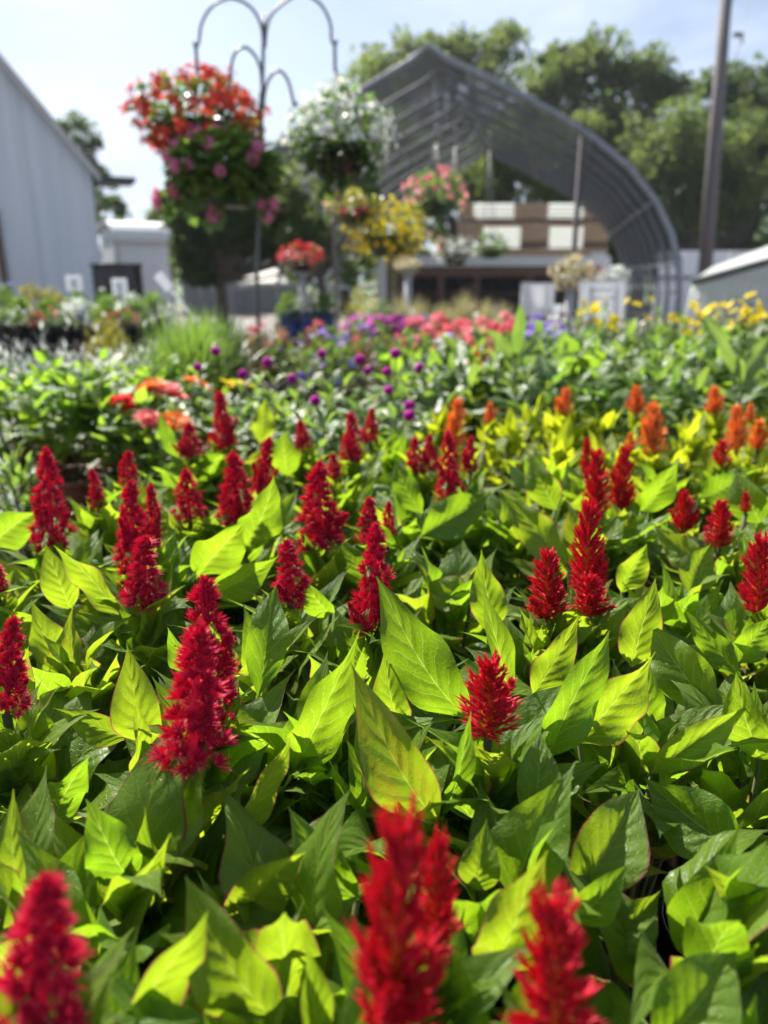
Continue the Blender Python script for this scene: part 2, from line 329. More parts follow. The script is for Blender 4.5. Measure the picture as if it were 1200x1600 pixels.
M['ground'] = ground_mat('gravel_ground', (0.22, 0.20, 0.18), (0.17, 0.155, 0.14), (0.10, 0.09, 0.08))
M['lawn'] = ground_mat('mown_lawn', (0.06, 0.10, 0.03), (0.08, 0.12, 0.035), (0.04, 0.07, 0.02))
M['bench_dark'] = plain('dark_stained_plank', (0.03, 0.028, 0.027), (0.02, 0.019, 0.018), 5, 0.88, bump=0.3, spec=0.05, streak=(1, 9, 9))
# ================================================================== SETTING
rnd = random.Random(7)
def sheet(name, x0, y0, x1, y1, z, m, kind='structure'):
    b = MB(); b.add([(x0,y0,z),(x1,y0,z),(x1,y1,z),(x0,y1,z)], [(0,1,2,3)])
    o = b.build(name, m); o['kind'] = kind; return o
sheet('ground', -180, -40, 180, 180, 0.0, M['ground'])
sheet('lawn', -170, 30, 170, 175, 0.004, M['lawn'])
ZB = 0.62
def bench(label, x0, x1, y0, y1, z, planks=6, wood='bench_wood'):
    t = thing('nursery_bench', label, 'bench', ((x0+x1)/2, (y0+y1)/2, 0), 'plant benches')
    wx, wy = (x1-x0)/2, (y1-y0)/2
    pw = 2*wy/planks; b = MB(); b.box((-wx, -pw/2+0.006, -0.03), (wx, pw/2-0.006, 0)); me = b.mesh('plank', M[wood], False)
    for i in range(planks): inst('plank', me, t, (0, -wy+pw*(i+.5), z))
    b = MB(); b.box((-0.03, -0.03, 0), (0.03, 0.03, z-0.09)); me = b.mesh('leg', M['black_metal'], False)
    for sx in (-1, 0, 1):
        for sy in (-1, 1): inst('leg', me, t, (sx*(wx-0.08), sy*(wy-0.08), 0))
    b = MB(); b.box((-wx, -0.02, -0.06), (wx, 0.02, 0)); me = b.mesh('rail', M['black_metal'], False)
    for sy in (-1, 1): inst('rail', me, t, (0, sy*(wy-0.08), z-0.031))
    return t
bench('plank bench under the red and orange plumed celosias', -0.84, 2.55, -0.12, 1.36, ZB, 10)
bench('plank bench under the globe amaranths and large green leaves', -0.56, 2.6, 1.38, 3.0, ZB, 10)
bench('plank bench under the brown pots of leafy plants', -2.2, -0.60, 1.62, 2.72, ZB, 8)
bench('plank bench under the coral and violet bedding flowers', -0.9, 3.2, 3.3, 6.2, ZB, 14)
bench('low plank bench under the silver plants and golden bush', -2.6, -0.92, 2.78, 4.1, 0.5, 8)
bench('dark plank bench in front of the white barn', -3.6, -1.15, 4.5, 5.9, 0.85, 8, 'bench_dark')

# ---- barn
def barn():
    Y = 13.0; az = R(24)
    c0 = atY(146, 300, Y); C0 = Vector((c0.x, Y, 0)); ud = Vector((-math.cos(az), -math.sin(az), 0)); nd = Vector((math.sin(az), -math.cos(az), 0))
    def onw(px, py):
        d = ray(px, py); k = (C0-CP).dot(nd)/d.dot(nd); q = CP+d*k; return (q-C0).dot(ud), q.z
    eu, ez = onw(143, 265); su, sz = onw(0, 95); slope = (sz-ez)/(su-eu); half = 5.2
    t = thing('barn', 'tall pale barn wall of vertical siding with a steep gable', 'barn', C0, rz=az)
    def top(x):
        d = min(-x, 2*half+x); return ez+slope*d
    pw = 0.92; x = 0.0
    while x > -2*half+0.01:
        x2 = max(-2*half, x-pw); b = MB(); g = 0.003
        xs = [x2+g, x-g]
        if x2 < -half < x: xs = [x2+g, -half, x-g]
        vs = [(q, 0, 0) for q in xs]+[(q, 0, top(q)) for q in reversed(xs)]
        vb = [(q[0], 0.06, q[2]) for q in vs]; n = len(vs)
        b.add(vs+vb, [tuple(range(n))]+[tuple(n+i for i in range(n-1, -1, -1))]+[(i, n+i, n+(i+1) % n, (i+1) % n) for i in range(n)])
        k = 3
        for i in range(k):
            q = x2+(x-x2)*(i+.5)/k; h = top(q)-0.06
            b.add([(q-.035, 0, 0), (q+.035, 0, 0), (q+.018, -.009, 0), (q-.018, -.009, 0), (q-.035, 0, h), (q+.035, 0, h), (q+.018, -.009, h), (q-.018, -.009, h)], [(0,4,7,3),(3,7,6,2),(2,6,5,1),(4,5,6,7)])
        b.build('siding_panel', M['barn_white'], t)
        x = x2
    b = MB(); b.add([(-2*half, .0615, 0), (0, .0615, 0), (0, .0615, ez-.03), (-half, .0615, ez+slope*half-.05), (-2*half, .0615, ez-.03)], [(0,1,2,3,4)]); b.build('seam_light_block', M['grey_wall'], t)  # unseen sheet added to stop sun shining through the panel seams
    b = MB(); b.box((-2*half, 0.062, 0), (-2*half+0.06, 5, ez)); b.box((-0.06, 0.062, 0), (0, 5, ez)); b.box((-2*half+.06, 11.9, 0), (-.06, 5, ez)); b.build('wall', M['barn_white'], t)
    for s in (-1, 1):
        b = MB(); o = 0.12; ln = half+o; zp = ez+slope*half
        p0 = (-half, zp); p1 = (-half+s*ln, zp-slope*ln)
        vs = [(p0[0], -0.14, p0[1]+.004), (p1[0], -0.14, p1[1]+.004), (p1[0], 5.2, p1[1]+.004), (p0[0], 5.2, p0[1]+.004)]
        b.add(vs+[(v[0], v[1], v[2]+0.09) for v in vs], ((0,3,2,1),(4,5,6,7),(0,1,5,4),(1,2,6,5),(2,3,7,6),(3,0,4,7)))
        r = b.build('roof', M['roof_grey'], t)
        b = MB(); vs = [(p0[0], -0.17, p0[1]-.06), (p1[0], -0.17, p1[1]-.06), (p1[0], -0.143, p1[1]-.06), (p0[0], -0.143, p0[1]-.06)]
        b.add(vs+[(v[0], v[1], v[2]+0.12) for v in vs], ((0,3,2,1),(4,5,6,7),(0,1,5,4),(1,2,6,5),(2,3,7,6),(3,0,4,7)))
        b.build('rake_trim', M['trim'], r)
    b = MB(); x0 = -onw(2, 400)[0]; b.box((x0-.05, -0.07, 0), (x0+.05, -0.024, onw(2, 325)[1])); b.build('door_post', M['brown_wood'], t)
    b = MB(); b.box((0.002, .5, ez-0.10), (.74, 1.3, ez-.03)); b.build('awning', M['dark_roof'], t)
barn()

# ---- white box shed behind the barn
def shed():
    Y = 17.0; c = atY(184, 400, Y); l = atY(143, 350, Y); r = atY(246, 380, Y); zt = atY(183, 352, Y).z
    t = thing('white_shed', 'small white metal shed with curved roof edge behind black tub', 'shed', (c.x, Y, 0), rz=R(30))
    Wd, Dp = 1.12, 1.5
    b = MB(); b.box((0, 0, 0), (Wd, 0.05, zt-.12)); b.build('front_wall', M['white_metal'], t)
    b = MB(); b.box((-0.05, 0.08, 0), (-0.002, Dp, zt-.06)); b.build('side_wall', M['white_metal'], t)
    b = MB(); b.box((Wd-.05, 0.052, 0), (Wd, Dp, zt-.1)); b.box((0, Dp-.05, 0), (Wd-.052, Dp, zt-.1)); b.build('back_wall', M['white_metal'], t)
    pr = [(-.10, zt-.30), (-.10, zt-.22), (-.04, zt-.08), (.10, zt+.03), (.35, zt+.10), (.75, zt+.13), (Dp+.1, zt+.05)]; n = len(pr)
    b = MB(); vs = [(-.10, y, z) for y, z in pr]+[(Wd+.06, y, z) for y, z in pr]; vs += [(x, y+.02, z-.05) for x, y, z in vs]; k = 2*n
    fs = []
    for i in range(n-1):
        a, b2, c2, d = i, i+1, n+i+1, n+i; fs += [(a, d, c2, b2), (k+a, k+b2, k+c2, k+d), (a, b2, k+b2, k+a), (d, k+d, k+c2, c2)]
    fs += [(0, k, k+n, n), (n-1, n+n-1, k+n+n-1, k+n-1)]
    b.add(vs, fs); b.build('roof', M['white_paint'], t)
    b = MB(); b.box((0.0, -0.03, 0), (0.06, -0.002, zt-.2)); b.build('corner_trim', M['white_paint'], t)
    for i in range(5):
        b = MB(); b.box((0.12+i*.18, -0.014, 0.05), (0.14+i*.18, -0.002, zt-.2)); b.build('wall_rib', M['white_metal'], t)
shed()
def tub():
    Y = 10.5; c = atY(186, 455, Y); r = (atY(224, 430, Y).x-atY(148, 430, Y).x)/2; zt = atY(186, 412, Y).z
    t = thing('black_tub', 'large round black plastic tub standing before the white shed', 'tub', (c.x, Y, 0))
    b = MB(); b.lathe([(r*.92, 0), (r, zt*.5), (r*.98, zt-.05)], 28, cap0=True); b.build('body', M['black_pot'], t, True)
    b = MB(); b.lathe([(r*.985, zt-.05), (r*1.04, zt-.04), (r*1.04, zt), (r*.93, zt), (r*.92, zt-.25)], 28, cap1=True); b.build('rim', M['black_pot'], t, True)
    for z in (zt*.33, zt*.66):
        b = MB(); b.lathe([(r*.99, z-.03), (r*1.03, z), (r*.99, z+.03)], 28); b.build('hoop_ridge', M['black_pot'], t, True)
tub()

# ---- low grey shed far behind
def low_shed():
    Y = 26.0; ap = atY(327, 404, Y); er = atY(448, 443, Y); el = atY(284, 440, Y)
    zb = er.z
    t = thing('low_shed', 'low grey shed with a pale sloping roof beyond the tall grasses', 'shed', (ap.x, Y, 0))
    hw = ap.x-el.x
    b = MB(); b.box((-hw, 0, 0), (er.x-ap.x, 3.5, zb-.06)); b.build('wall', M['grey_wall'], t)
    b = MB(); b.add([(-hw, -.02, zb-.06), (hw*.9, -.02, zb-.06), (0, -.02, ap.z-.06), (-hw, .06, zb-.06), (hw*.9, .06, zb-.06), (0, .06, ap.z-.06)], [(0,1,2),(3,5,4),(0,3,4,1),(1,4,5,2),(2,5,3,0)]); b.build('gable', M['grey_wall'], t)
    def slab(name, m, q):
        b = MB(); q = [Vector(x) for x in q]; b.add(q+[x+Vector((0, 0, .09)) for x in q], ((0,3,2,1),(4,5,6,7),(0,1,5,4),(1,2,6,5),(2,3,7,6),(3,0,4,7))); b.build(name, m, t)
    W = er.x-ap.x
    slab('roof', M['trim'], [(hw*.9, -.1, zb-.05), (W+.15, -.1, zb-.05), (W-.9, 2.2, ap.z), (0.02, 0.1, ap.z)])
    slab('roof', M['roof_grey'], [(-hw-.15, -.1, zb-.08), (-.04, 0.1, ap.z-.01), (-.04, 3.6, ap.z-.01), (-hw-.15, 3.6, zb-.08)])
    slab('roof', M['roof_grey'], [(0.02, 2.3, ap.z-.02), (W-.9, 2.3, ap.z-.02), (W+.1, 3.7, zb-.05), (0.02, 3.7, zb-.05)])
low_shed()

# ---- hoop house
HOOP = []
def hoop_house():
    Y0 = 12.5; pk = atY(670, 72, Y0); az = R(-12.5)
    t = thing('hoop_house', 'open steel hoop house with grey shade cloth over its gothic ribs', 'greenhouse', (pk.x, Y0, 0), rz=az)
    H = pk.z; S = 0.01056*1.0
    half = [(0, H), (0.30, H-.20), (0.95, H-.50), (1.37, H-.70), (1.9, H-.97), (2.45, H-1.30), (3.0, H-1.72), (3.42, H-2.18), (3.68, H-2.62), (3.84, H-3.05), (3.90, H-3.5), (3.92, 0)]
    prof = [(-u, z) for u, z in reversed(half)]+half[1:]
    b = MB(); b.tube([(u, 0, z) for u, z in prof], 0.05, 8); me0 = b.mesh('hoop', M['galv'])
    b = MB(); b.tube([(u, 0, z) for u, z in prof], 0.036, 8); me = b.mesh('hoop', M['galv'])
    nh = 9; sp = 1.25
    for i in range(nh): inst('hoop', me0 if i == 0 else me, t, (0, i*sp, 0))
    L = (nh-1)*sp
    for k in (1, 3, 5, 7, 9):
        for s in (-1, 1):
            if k == 1 and s == 1: u, z = 0, H-.05
            elif k == 1: continue
            else: u, z = half[k][0]*s*.985, half[k][1]-.03
            b = MB(); b.tube([(u, 0, z), (u, L, z)], 0.02, 6); b.build('purlin', M['galv'], t, True)
    b = MB(); n = len(prof); st = 16
    vs = []
    rr = random.Random(3)
    lo = 9
    pc = [(u*1.012, z+.035) for u, z in prof if z > H-3.2]
    n = len(pc)
    for j in range(st+1):
        sag = 0.035*(1-math.cos(2*math.pi*j/2))/2
        for (u, z) in pc: vs.append((u*(1-sag*.25), -0.05+j*(L+.1)/st, z-sag))
    fs = [(j*n+i, (j+1)*n+i, (j+1)*n+i+1, j*n+i+1) for j in range(st) for i in range(n-1)]
    b.add(vs, fs); b.build('shade_cloth', M['shade'], t, True)
    inv = t.matrix_basis.copy() if False else Matrix.Translation((pk.x, Y0, 0)) @ Matrix.Rotation(az, 4, 'Z')
    p = inv.inverted() @ atY(905, 300, 13.4)
    b = MB(); b.tube([(p.x, p.y, 0), (p.x, p.y, H-1.30)], 0.035, 8); b.build('support_post', M['pole_wood'], t, True)
    b = MB(); b.tube([(3.88, 0, 1.0), (3.88, L, 1.0)], 0.022, 6); b.build('hip_board', M['galv'], t, True)
    b = MB(); b.tube([(-3.88, 0, 1.0), (-3.88, L, 1.0)], 0.022, 6); b.build('hip_board', M['galv'], t, True)
hoop_house()

# ---- wooden sales building
def sales_building():
    Y = 25.0; o = atY(770, 400, Y)
    t = thing('sales_building', 'open fronted cedar sales building with bright slatted openings under hoop house', 'building', (o.x, Y, 0))
    def X(px, py=400): return atY(px, py, Y).x-o.x
    def Z(py): return atY(770, py, Y).z
    def part(name, m, px0, px1, py0, py1, y0=0.0, y1=0.06, parent=None):
        b = MB(); b.box((X(px0), y0, Z(py1)), (X(px1), y1, Z(py0))); return b.build(name, m, parent or t)
    # boarded upper wall, each board between the openings
    rows = [(318, 329), (329.4, 341), (341.6, 348), (348.4, 354.6), (355, 365.6), (366, 377), (377.4, 388), (388.6, 394), (394.4, 399.6)]
    open_rows = {0: 'a', 1: 'a', 4: 'b', 5: 'b', 6: 'b'}
    segs = {'a': [(715, 737), (800, 852), (907, 948)], 'b': [(715, 752), (812, 856), (909, 948)], None: [(715, 948)]}
    rr = random.Random(5)
    for i, (a, bb) in enumerate(rows):
        for (q0, q1) in segs[open_rows.get(i)]:
            dy = rr.uniform(-.012, .012)
            part('board', M['cedar'] if i not in (2, 6) else M['brown_wood'], q0, q1, a, bb, dy, 0.05+dy)
    for (q0, q1, a, bb) in ((737, 800, 318, 341), (852, 907, 318, 341), (752, 812, 355, 388), (856, 909, 355, 388)):
        f = part('window', M['poly'], q0, q1, a, bb, 0.03, 0.05)
        k = 3
        for i in range(1, k+1):
            y = a+(bb-a)*i/(k+.6); part('slat', M['brown_wood'], q0, q1, y-.7, y+.7, 0.0, 0.025, f)
    part('beam', M['white_paint'], 618, 952, 400.2, 416, -0.12, 0.06)
    part('fascia', M['brown_wood'], 618, 952, 416.4, 432, -0.06, 0.04)
    for px in (622, 690, 747, 830, 905, 944): part('post', M['brown_wood'], px-4.5, px+4.5, 432.4, 545, -0.05, 0.05)
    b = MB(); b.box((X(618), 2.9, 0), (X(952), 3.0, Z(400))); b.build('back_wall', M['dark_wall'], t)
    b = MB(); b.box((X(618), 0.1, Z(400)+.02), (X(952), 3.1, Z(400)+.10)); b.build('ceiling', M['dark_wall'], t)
    for zz in (458, 478):
        part('shelf', M['brown_wood'], 630, 935, zz, zz+3, 0.5, 1.0)
    rr = random.Random(8)
    for i in range(9):
        q = 640+i*32+rr.uniform(-6, 6); h = rr.uniform(12, 22); me = M['dark_wall'] if i % 3 else M['grey_wall']
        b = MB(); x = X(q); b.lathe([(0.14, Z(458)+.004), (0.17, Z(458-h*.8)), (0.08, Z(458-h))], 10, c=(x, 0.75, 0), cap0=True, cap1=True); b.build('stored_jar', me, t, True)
    part('side_board', M['white_paint'], 922, 945, 395, 432, -.10, -.064)
sales_building()
# white corner post and rail fence
def rail_fence():
    Y = 16.0; o = atY(555, 440, Y)
    t = thing('rail_fence', 'thin white rail fence with one upright left of the white post', 'fence', (o.x, Y, 0))
    t['label'] = 'thin white rail fence beside the thick white post'
    for py in (424, 449):
        a = atY(512, py, Y); c = atY(592, py, Y); b = MB(); b.box((a.x-o.x, -.02, a.z-.03), (c.x-o.x, .02, a.z+.03)); b.build('rail', M['white_paint'], t)
    for px in (514, 556, 590):
        a = atY(px, 420, Y); b = MB(); b.box((a.x-o.x-.03, .022, 0), (a.x-o.x+.03, .07, a.z)); b.build('upright', M['white_paint'], t)
rail_fence()
def corner_post():
    Y = 15.5; o = atY(598, 440, Y); zt = atY(598, 398, Y).z; hw = 0.075
    t = thing('corner_post', 'thick white post with a weathered grey side under the yellow basket', 'post', (o.x, Y, 0))
    b = MB(); b.box((-hw, -hw, 0), (hw, hw, zt)); b.build('shaft', M['white_paint'], t)
    b = MB(); b.box((hw+.002, -hw, 0), (hw+.13, hw, zt)); b.build('backing_board', M['brown_wood'], t)
    b = MB(); b.box((-hw-.03, -hw-.03, zt+.002), (hw+.16, hw+.03, zt+.05)); b.build('cap', M['white_paint'], t)
corner_post()

# ---- white panel fence at far right
def panel_fence():
    Y = 24.0; a = atY(1030, 392, Y); o = a; zt = a.z
    t = thing('panel_fence', 'white corrugated panel fence behind the leaning utility pole', 'fence', (a.x, Y, 0))
    pw = 0.72
    b = MB(); b.box((0.01, 0, 0), (pw-.01, .03, zt))
    for i in range(5):
        x = .07+i*.14; b.add([(x-.03, 0, 0), (x+.03, 0, 0), (x+.015, -.025, 0), (x-.015, -.025, 0), (x-.03, 0, zt), (x+.03, 0, zt), (x+.015, -.025, zt), (x-.015, -.025, zt)], [(0,4,7,3),(3,7,6,2),(2,6,5,1),(4,5,6,7)])
    me = b.mesh('panel', M['white_metal'], False)
    for i in range(14): inst('panel', me, t, (i*pw, 0, 0))
    b = MB(); zr = atY(1100, 434, Y).z; b.box((0, -.06, zr-.05), (14*pw, -.027, zr+.05)); b.build('rail', M['grey_wall'], t)
panel_fence()

# ---- low plastic greenhouse at right
def low_greenhouse():
    Y = 9.5; o = atY(1062, 485, Y)
    t = thing('low_greenhouse', 'low translucent plastic greenhouse with bright roof at the picture edge', 'greenhouse', (o.x, Y, 0))
    def P(px, py, dy=0): q = atY(px, py, Y+dy); return Vector((q.x-o.x, dy, q.z))
    e0 = P(1084, 441); e1 = P(1330, 372); g0 = P(1058, 485); g1 = P(1330, 485)
    b = MB(); n = 12
    vs = []
    for i in range(n+1):
        u = i/n; bt = g0.lerp(g1, u); tp = e0.lerp(e1, u); bt.z = 0.0; vs += [bt, tp]
    b.add(vs, [(2*i, 2*i+2, 2*i+3, 2*i+1) for i in range(n)]); b.build('end_film', M['film'], t, True)
    for i in range(0, 25):
        u = i/24; bt = g0.lerp(g1, u); tp = e0.lerp(e1, u); bt.z = 0
        b = MB(); b.tube([bt+Vector((0, -.02, 0)), tp+Vector((0, -.02, 0))], 0.011, 5); b.build('film_batten', M['galv'], t, True)
    b = MB(); b.tube([e0+Vector((-.03, -.03, 0)), e1+Vector((0, -.03, 0))], 0.045, 8); b.build('end_rafter', M['dark_roof'], t, True)
    # roof plane rises backwards from the rafter
    r0 = P(1112, 418, 1.4); r1 = P(1330, 335, 1.4)
    e0b, e1b = e0+Vector((0, .03, .02)), e1+Vector((0, .03, .02))
    n = 9
    for i in range(n):
        a0 = e0b.lerp(e1b, i/n); a1 = e0b.lerp(e1b, (i+.985)/n); c0 = r0.lerp(r1, i/n); c1 = r0.lerp(r1, (i+.985)/n)
        b = MB(); b.add([a0, a1, c1, c0]+[v+Vector((0, .01, -.02)) for v in (a0, a1, c1, c0)], ((0,1,2,3),(7,6,5,4),(0,4,5,1),(1,5,6,2),(2,6,7,3),(3,7,4,0))); b.build('roof_panel', M['poly'], t)
    b = MB(); b.add([g0*1, e0b, r0, Vector((r0.x, r0.y, 0)), ], [(0, 3, 2, 1)]); b.v[0] = (g0.x, 0.02, 0); b.build('side_film', M['film'], t)
low_greenhouse()

# ---- utility pole
def utility_pole():
    Y = 18.0; a = atY(1141, -90, Y); c = atY(1101, 430, Y); d = (a-c); base = c-d*(c.z/d.z)
    t = thing('utility_pole', 'tall leaning weathered utility pole rising beside the hoop house', 'pole', base)
    tp = a-base
    b = MB(); b.tube([Vector((0, 0, 0)), tp*.5, tp], [0.165, 0.145, 0.11], 14); b.build('shaft', M['pole_wood'], t, True)
    q = atY(1141, 55, Y)-base
    b = MB(); b.box((q.x+.06, q.y-.05, q.z-.04), (q.x+.26, q.y+.03, q.z+.04)); b.tube([q+Vector((.24, 0, .04)), q+Vector((.26, 0, -.16))], .025, 6); b.build('bracket', M['black_metal'], t)
    b = MB(); e = atY(1132, 60, Y)-base; b.tube([e+Vector((-.02, -.13, -3)), e+Vector((.02, -.13, 2.2))], .012, 5); b.build('ground_wire', M['wire'], t, True)
    o = MB(); p0 = atY(1148, 95, Y+.1); p1 = atY(1185, -60, 30); o.tube([p0, (p0*.6+p1*.4)-Vector((0, 0, .15)), p1], .012, 5)
    x = o.build('overhead_cable', M['wire'], None, True); tag(x, 'thin cable rising from the utility pole into the sky', 'cable')
utility_pole()

# ---- trees
def leafmb(mb, c, d, up, L, W):
    x = d.cross(up); x.normalize(); mb.add([c, c+d*L*.5+x*W*.5, c+d*L, c+d*L*.5-x*W*.5], [(0, 1, 2, 3)])
def rvec(r):
    while True:
        v = Vector((r.uniform(-1, 1), r.uniform(-1, 1), r.uniform(-1, 1)))
        if 0.02 < v.length_squared < 1: return v
def tree(label, Y, base_px, blobs, mat='tree_leaf', dens=1.0, seed=1, leaf=0.34, trunk=0.22, group='trees behind the nursery'):
    r = random.Random(seed); bx = atY(base_px, 430, Y).x
    t = thing('tree', label, 'tree', (bx, Y, 0), group)
    o = Vector((bx, Y, 0)); mb = MB(); tk = MB(); k = Y/FPX
    cs = []
    for (px, py, rp) in blobs:
        c = atY(px, py, Y)-o; rad = rp*k; c.y += r.uniform(-1, 1)*rad*.9; cs.append((c, rad))
    top = max(c.z for c, _ in cs); mean = sum((c for c, _ in cs), Vector())/len(cs)
    fork = Vector((mean.x*.35, mean.y*.3, max(1.2, min(c.z for c, _ in cs)*.75)))
    tk.tube([(0, 0, 0), fork*.5+Vector((.06, 0, 0)), fork, (mean.x*.7, mean.y*.7, (fork.z+top)*.5), (mean.x, mean.y, top*.93)], [trunk*1.25, trunk, trunk*.85, trunk*.5, trunk*.12], 9)
    for c, rad in cs:
        m = (fork+c)*.5+Vector((0, 0, -.25*rad)); tk.tube([fork*.97, m, c, c+Vector((0, 0, rad*.6))], [trunk*.45, trunk*.3, trunk*.16, trunk*.05], 6)
        ns = max(5, int(13*dens))
        sub = []
        for i in range(ns):
            v = rvec(r); v.normalize(); v *= r.uniform(.35, 1.12); v.z *= .85
            sub.append((c+v*rad, rad*r.uniform(.16, .46)))
        for sc, sr in sub:
            n = int(46*dens*max(.5, (sr/.5)))
            n = min(n, 150)
            for i in range(n):
                v = rvec(r); q = sc+Vector((v.x, v.y, v.z*.7))*sr
                d = (rvec(r)+v*.8+Vector((0, 0, -.1))).normalized(); u = rvec(r).normalized()
                if abs(d.dot(u)) > .95: continue
                s = leaf*r.uniform(.4, 1.15); leafmb(mb, q, d, u, s, s*.62)
    tk.build('trunk', M['bark'], t, True)
    # uv for leaf quads
    mb.uv = [(.5, 0), (1, .5), (.5, 1), (0, .5)]*(len(mb.v)//4)
    mb.build('crown', M[mat], t, kind='stuff')
    return t
def blobs(r, spec):
    out = []
    for (x0, x1, y0, y1, n, rp) in spec:
        for i in range(n): out.append((r.uniform(x0, x1), r.uniform(y0, y1), rp*r.uniform(.75, 1.25)))
    return out
rb = random.Random(21)
tree('pale rounded tree showing above the hoop house peak', 40, 690, blobs(rb, [(590, 800, 85, 130, 12, 32), (560, 830, 130, 250, 14, 45), (690, 790, 58, 84, 5, 24), (550, 600, 100, 140, 4, 24)]), 'tree_light', 1.0, 2, .32)
tree('tall spreading tree with sky gaps right of the hoop house peak', 34, 930, blobs(rb, [(820, 1010, 190, 330, 20, 42), (840, 900, 90, 150, 6, 30), (890, 980, 75, 130, 8, 32), (980, 1060, 95, 150, 7, 28), (830, 960, 150, 220, 7, 36), (880, 960, 220, 300, 5, 34), (1000, 1070, 130, 170, 3, 20), (940, 1060, 235, 290, 6, 24)]), 'tree_leaf', 1.0, 3, .30)
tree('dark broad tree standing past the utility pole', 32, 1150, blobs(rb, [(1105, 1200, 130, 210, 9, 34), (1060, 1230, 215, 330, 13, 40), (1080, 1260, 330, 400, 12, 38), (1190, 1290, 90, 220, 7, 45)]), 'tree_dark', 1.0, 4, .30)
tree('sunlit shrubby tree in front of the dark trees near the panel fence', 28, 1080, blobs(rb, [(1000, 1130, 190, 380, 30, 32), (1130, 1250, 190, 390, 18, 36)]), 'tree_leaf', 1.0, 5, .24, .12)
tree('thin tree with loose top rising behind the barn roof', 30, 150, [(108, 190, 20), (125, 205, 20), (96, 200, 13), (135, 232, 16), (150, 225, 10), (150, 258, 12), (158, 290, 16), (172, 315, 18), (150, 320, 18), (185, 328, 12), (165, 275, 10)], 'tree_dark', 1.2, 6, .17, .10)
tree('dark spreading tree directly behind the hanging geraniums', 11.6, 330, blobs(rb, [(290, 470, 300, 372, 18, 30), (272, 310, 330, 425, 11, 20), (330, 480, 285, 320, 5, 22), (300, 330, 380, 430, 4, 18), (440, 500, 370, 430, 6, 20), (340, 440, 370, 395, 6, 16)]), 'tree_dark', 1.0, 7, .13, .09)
tree('slender leafy tree behind the white flowered basket, hiding the hoop house foot', 11.2, 500, blobs(rb, [(440, 560, 250, 330, 9, 28), (450, 550, 330, 420, 8, 27)]), 'tree_leaf', 0.9, 12, .12, .07)
tree('blue-green tree behind the white flowered basket', 27, 540, blobs(rb, [(440, 600, 225, 330, 10, 36), (450, 600, 330, 430, 10, 38)]), 'tree_leaf', 1.0, 8, .24)
tree('green tree seen through the rear end of the hoop house', 31, 740, blobs(rb, [(590, 720, 180, 300, 9, 45), (700, 880, 235, 330, 12, 40), (850, 1010, 250, 390, 14, 42), (800, 900, 180, 260, 6, 40)]), 'tree_leaf', 1.0, 9, .28)
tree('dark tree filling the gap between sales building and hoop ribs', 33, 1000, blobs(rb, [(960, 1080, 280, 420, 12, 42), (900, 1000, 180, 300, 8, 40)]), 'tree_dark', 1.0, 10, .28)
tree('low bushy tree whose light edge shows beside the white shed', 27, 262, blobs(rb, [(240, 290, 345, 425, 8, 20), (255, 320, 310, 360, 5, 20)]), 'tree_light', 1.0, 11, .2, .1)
tl = MB(); r0 = random.Random(77)
for i in range(9000):
    px = r0.uniform(-900, 2100); Y = r0.uniform(44, 52); z = r0.random()**.8*(4.5+1.2*math.sin(px*.013)+.8*math.sin(px*.041+1)); p = Vector(((px-600)/FPX*Y, Y, z))
    d = rvec(r0).normalized(); u = rvec(r0).normalized()
    if abs(d.dot(u)) > .95: continue
    s = r0.uniform(.5, .95); leafmb(tl, p, d, u, s, s*.7)
tl.uv = [(.5, 0), (1, .5), (.5, 1), (0, .5)]*(len(tl.v)//4)
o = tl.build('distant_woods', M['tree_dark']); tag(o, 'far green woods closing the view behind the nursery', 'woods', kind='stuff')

# ---- haze volume, added to imitate veiling glare in the lens
b = MB(); b.box((-185, -45, -1.0), (185, 185, 17.5)); hz = b.build('haze', [])
hz['kind'] = 'stuff'; hz['label'] = 'thin haze volume added over the nursery to imitate lens veiling glare'
hm = bpy.data.materials.new('veil_glare_haze'); hm.use_nodes = True; hm.node_tree.nodes.clear()
ho = hm.node_tree.nodes.new('ShaderNodeOutputMaterial'); hv = hm.node_tree.nodes.new('ShaderNodeVolumePrincipled')
hv.inputs['Color'].default_value = (0.86, 0.91, 1.0, 1); hv.inputs['Density'].default_value = 0.0005; hv.inputs['Anisotropy'].default_value = 0.3
hm.node_tree.links.new(hv.outputs[0], ho.inputs['Volume']); hz.data.materials.append(hm); SC.cycles.volume_bounces = 0
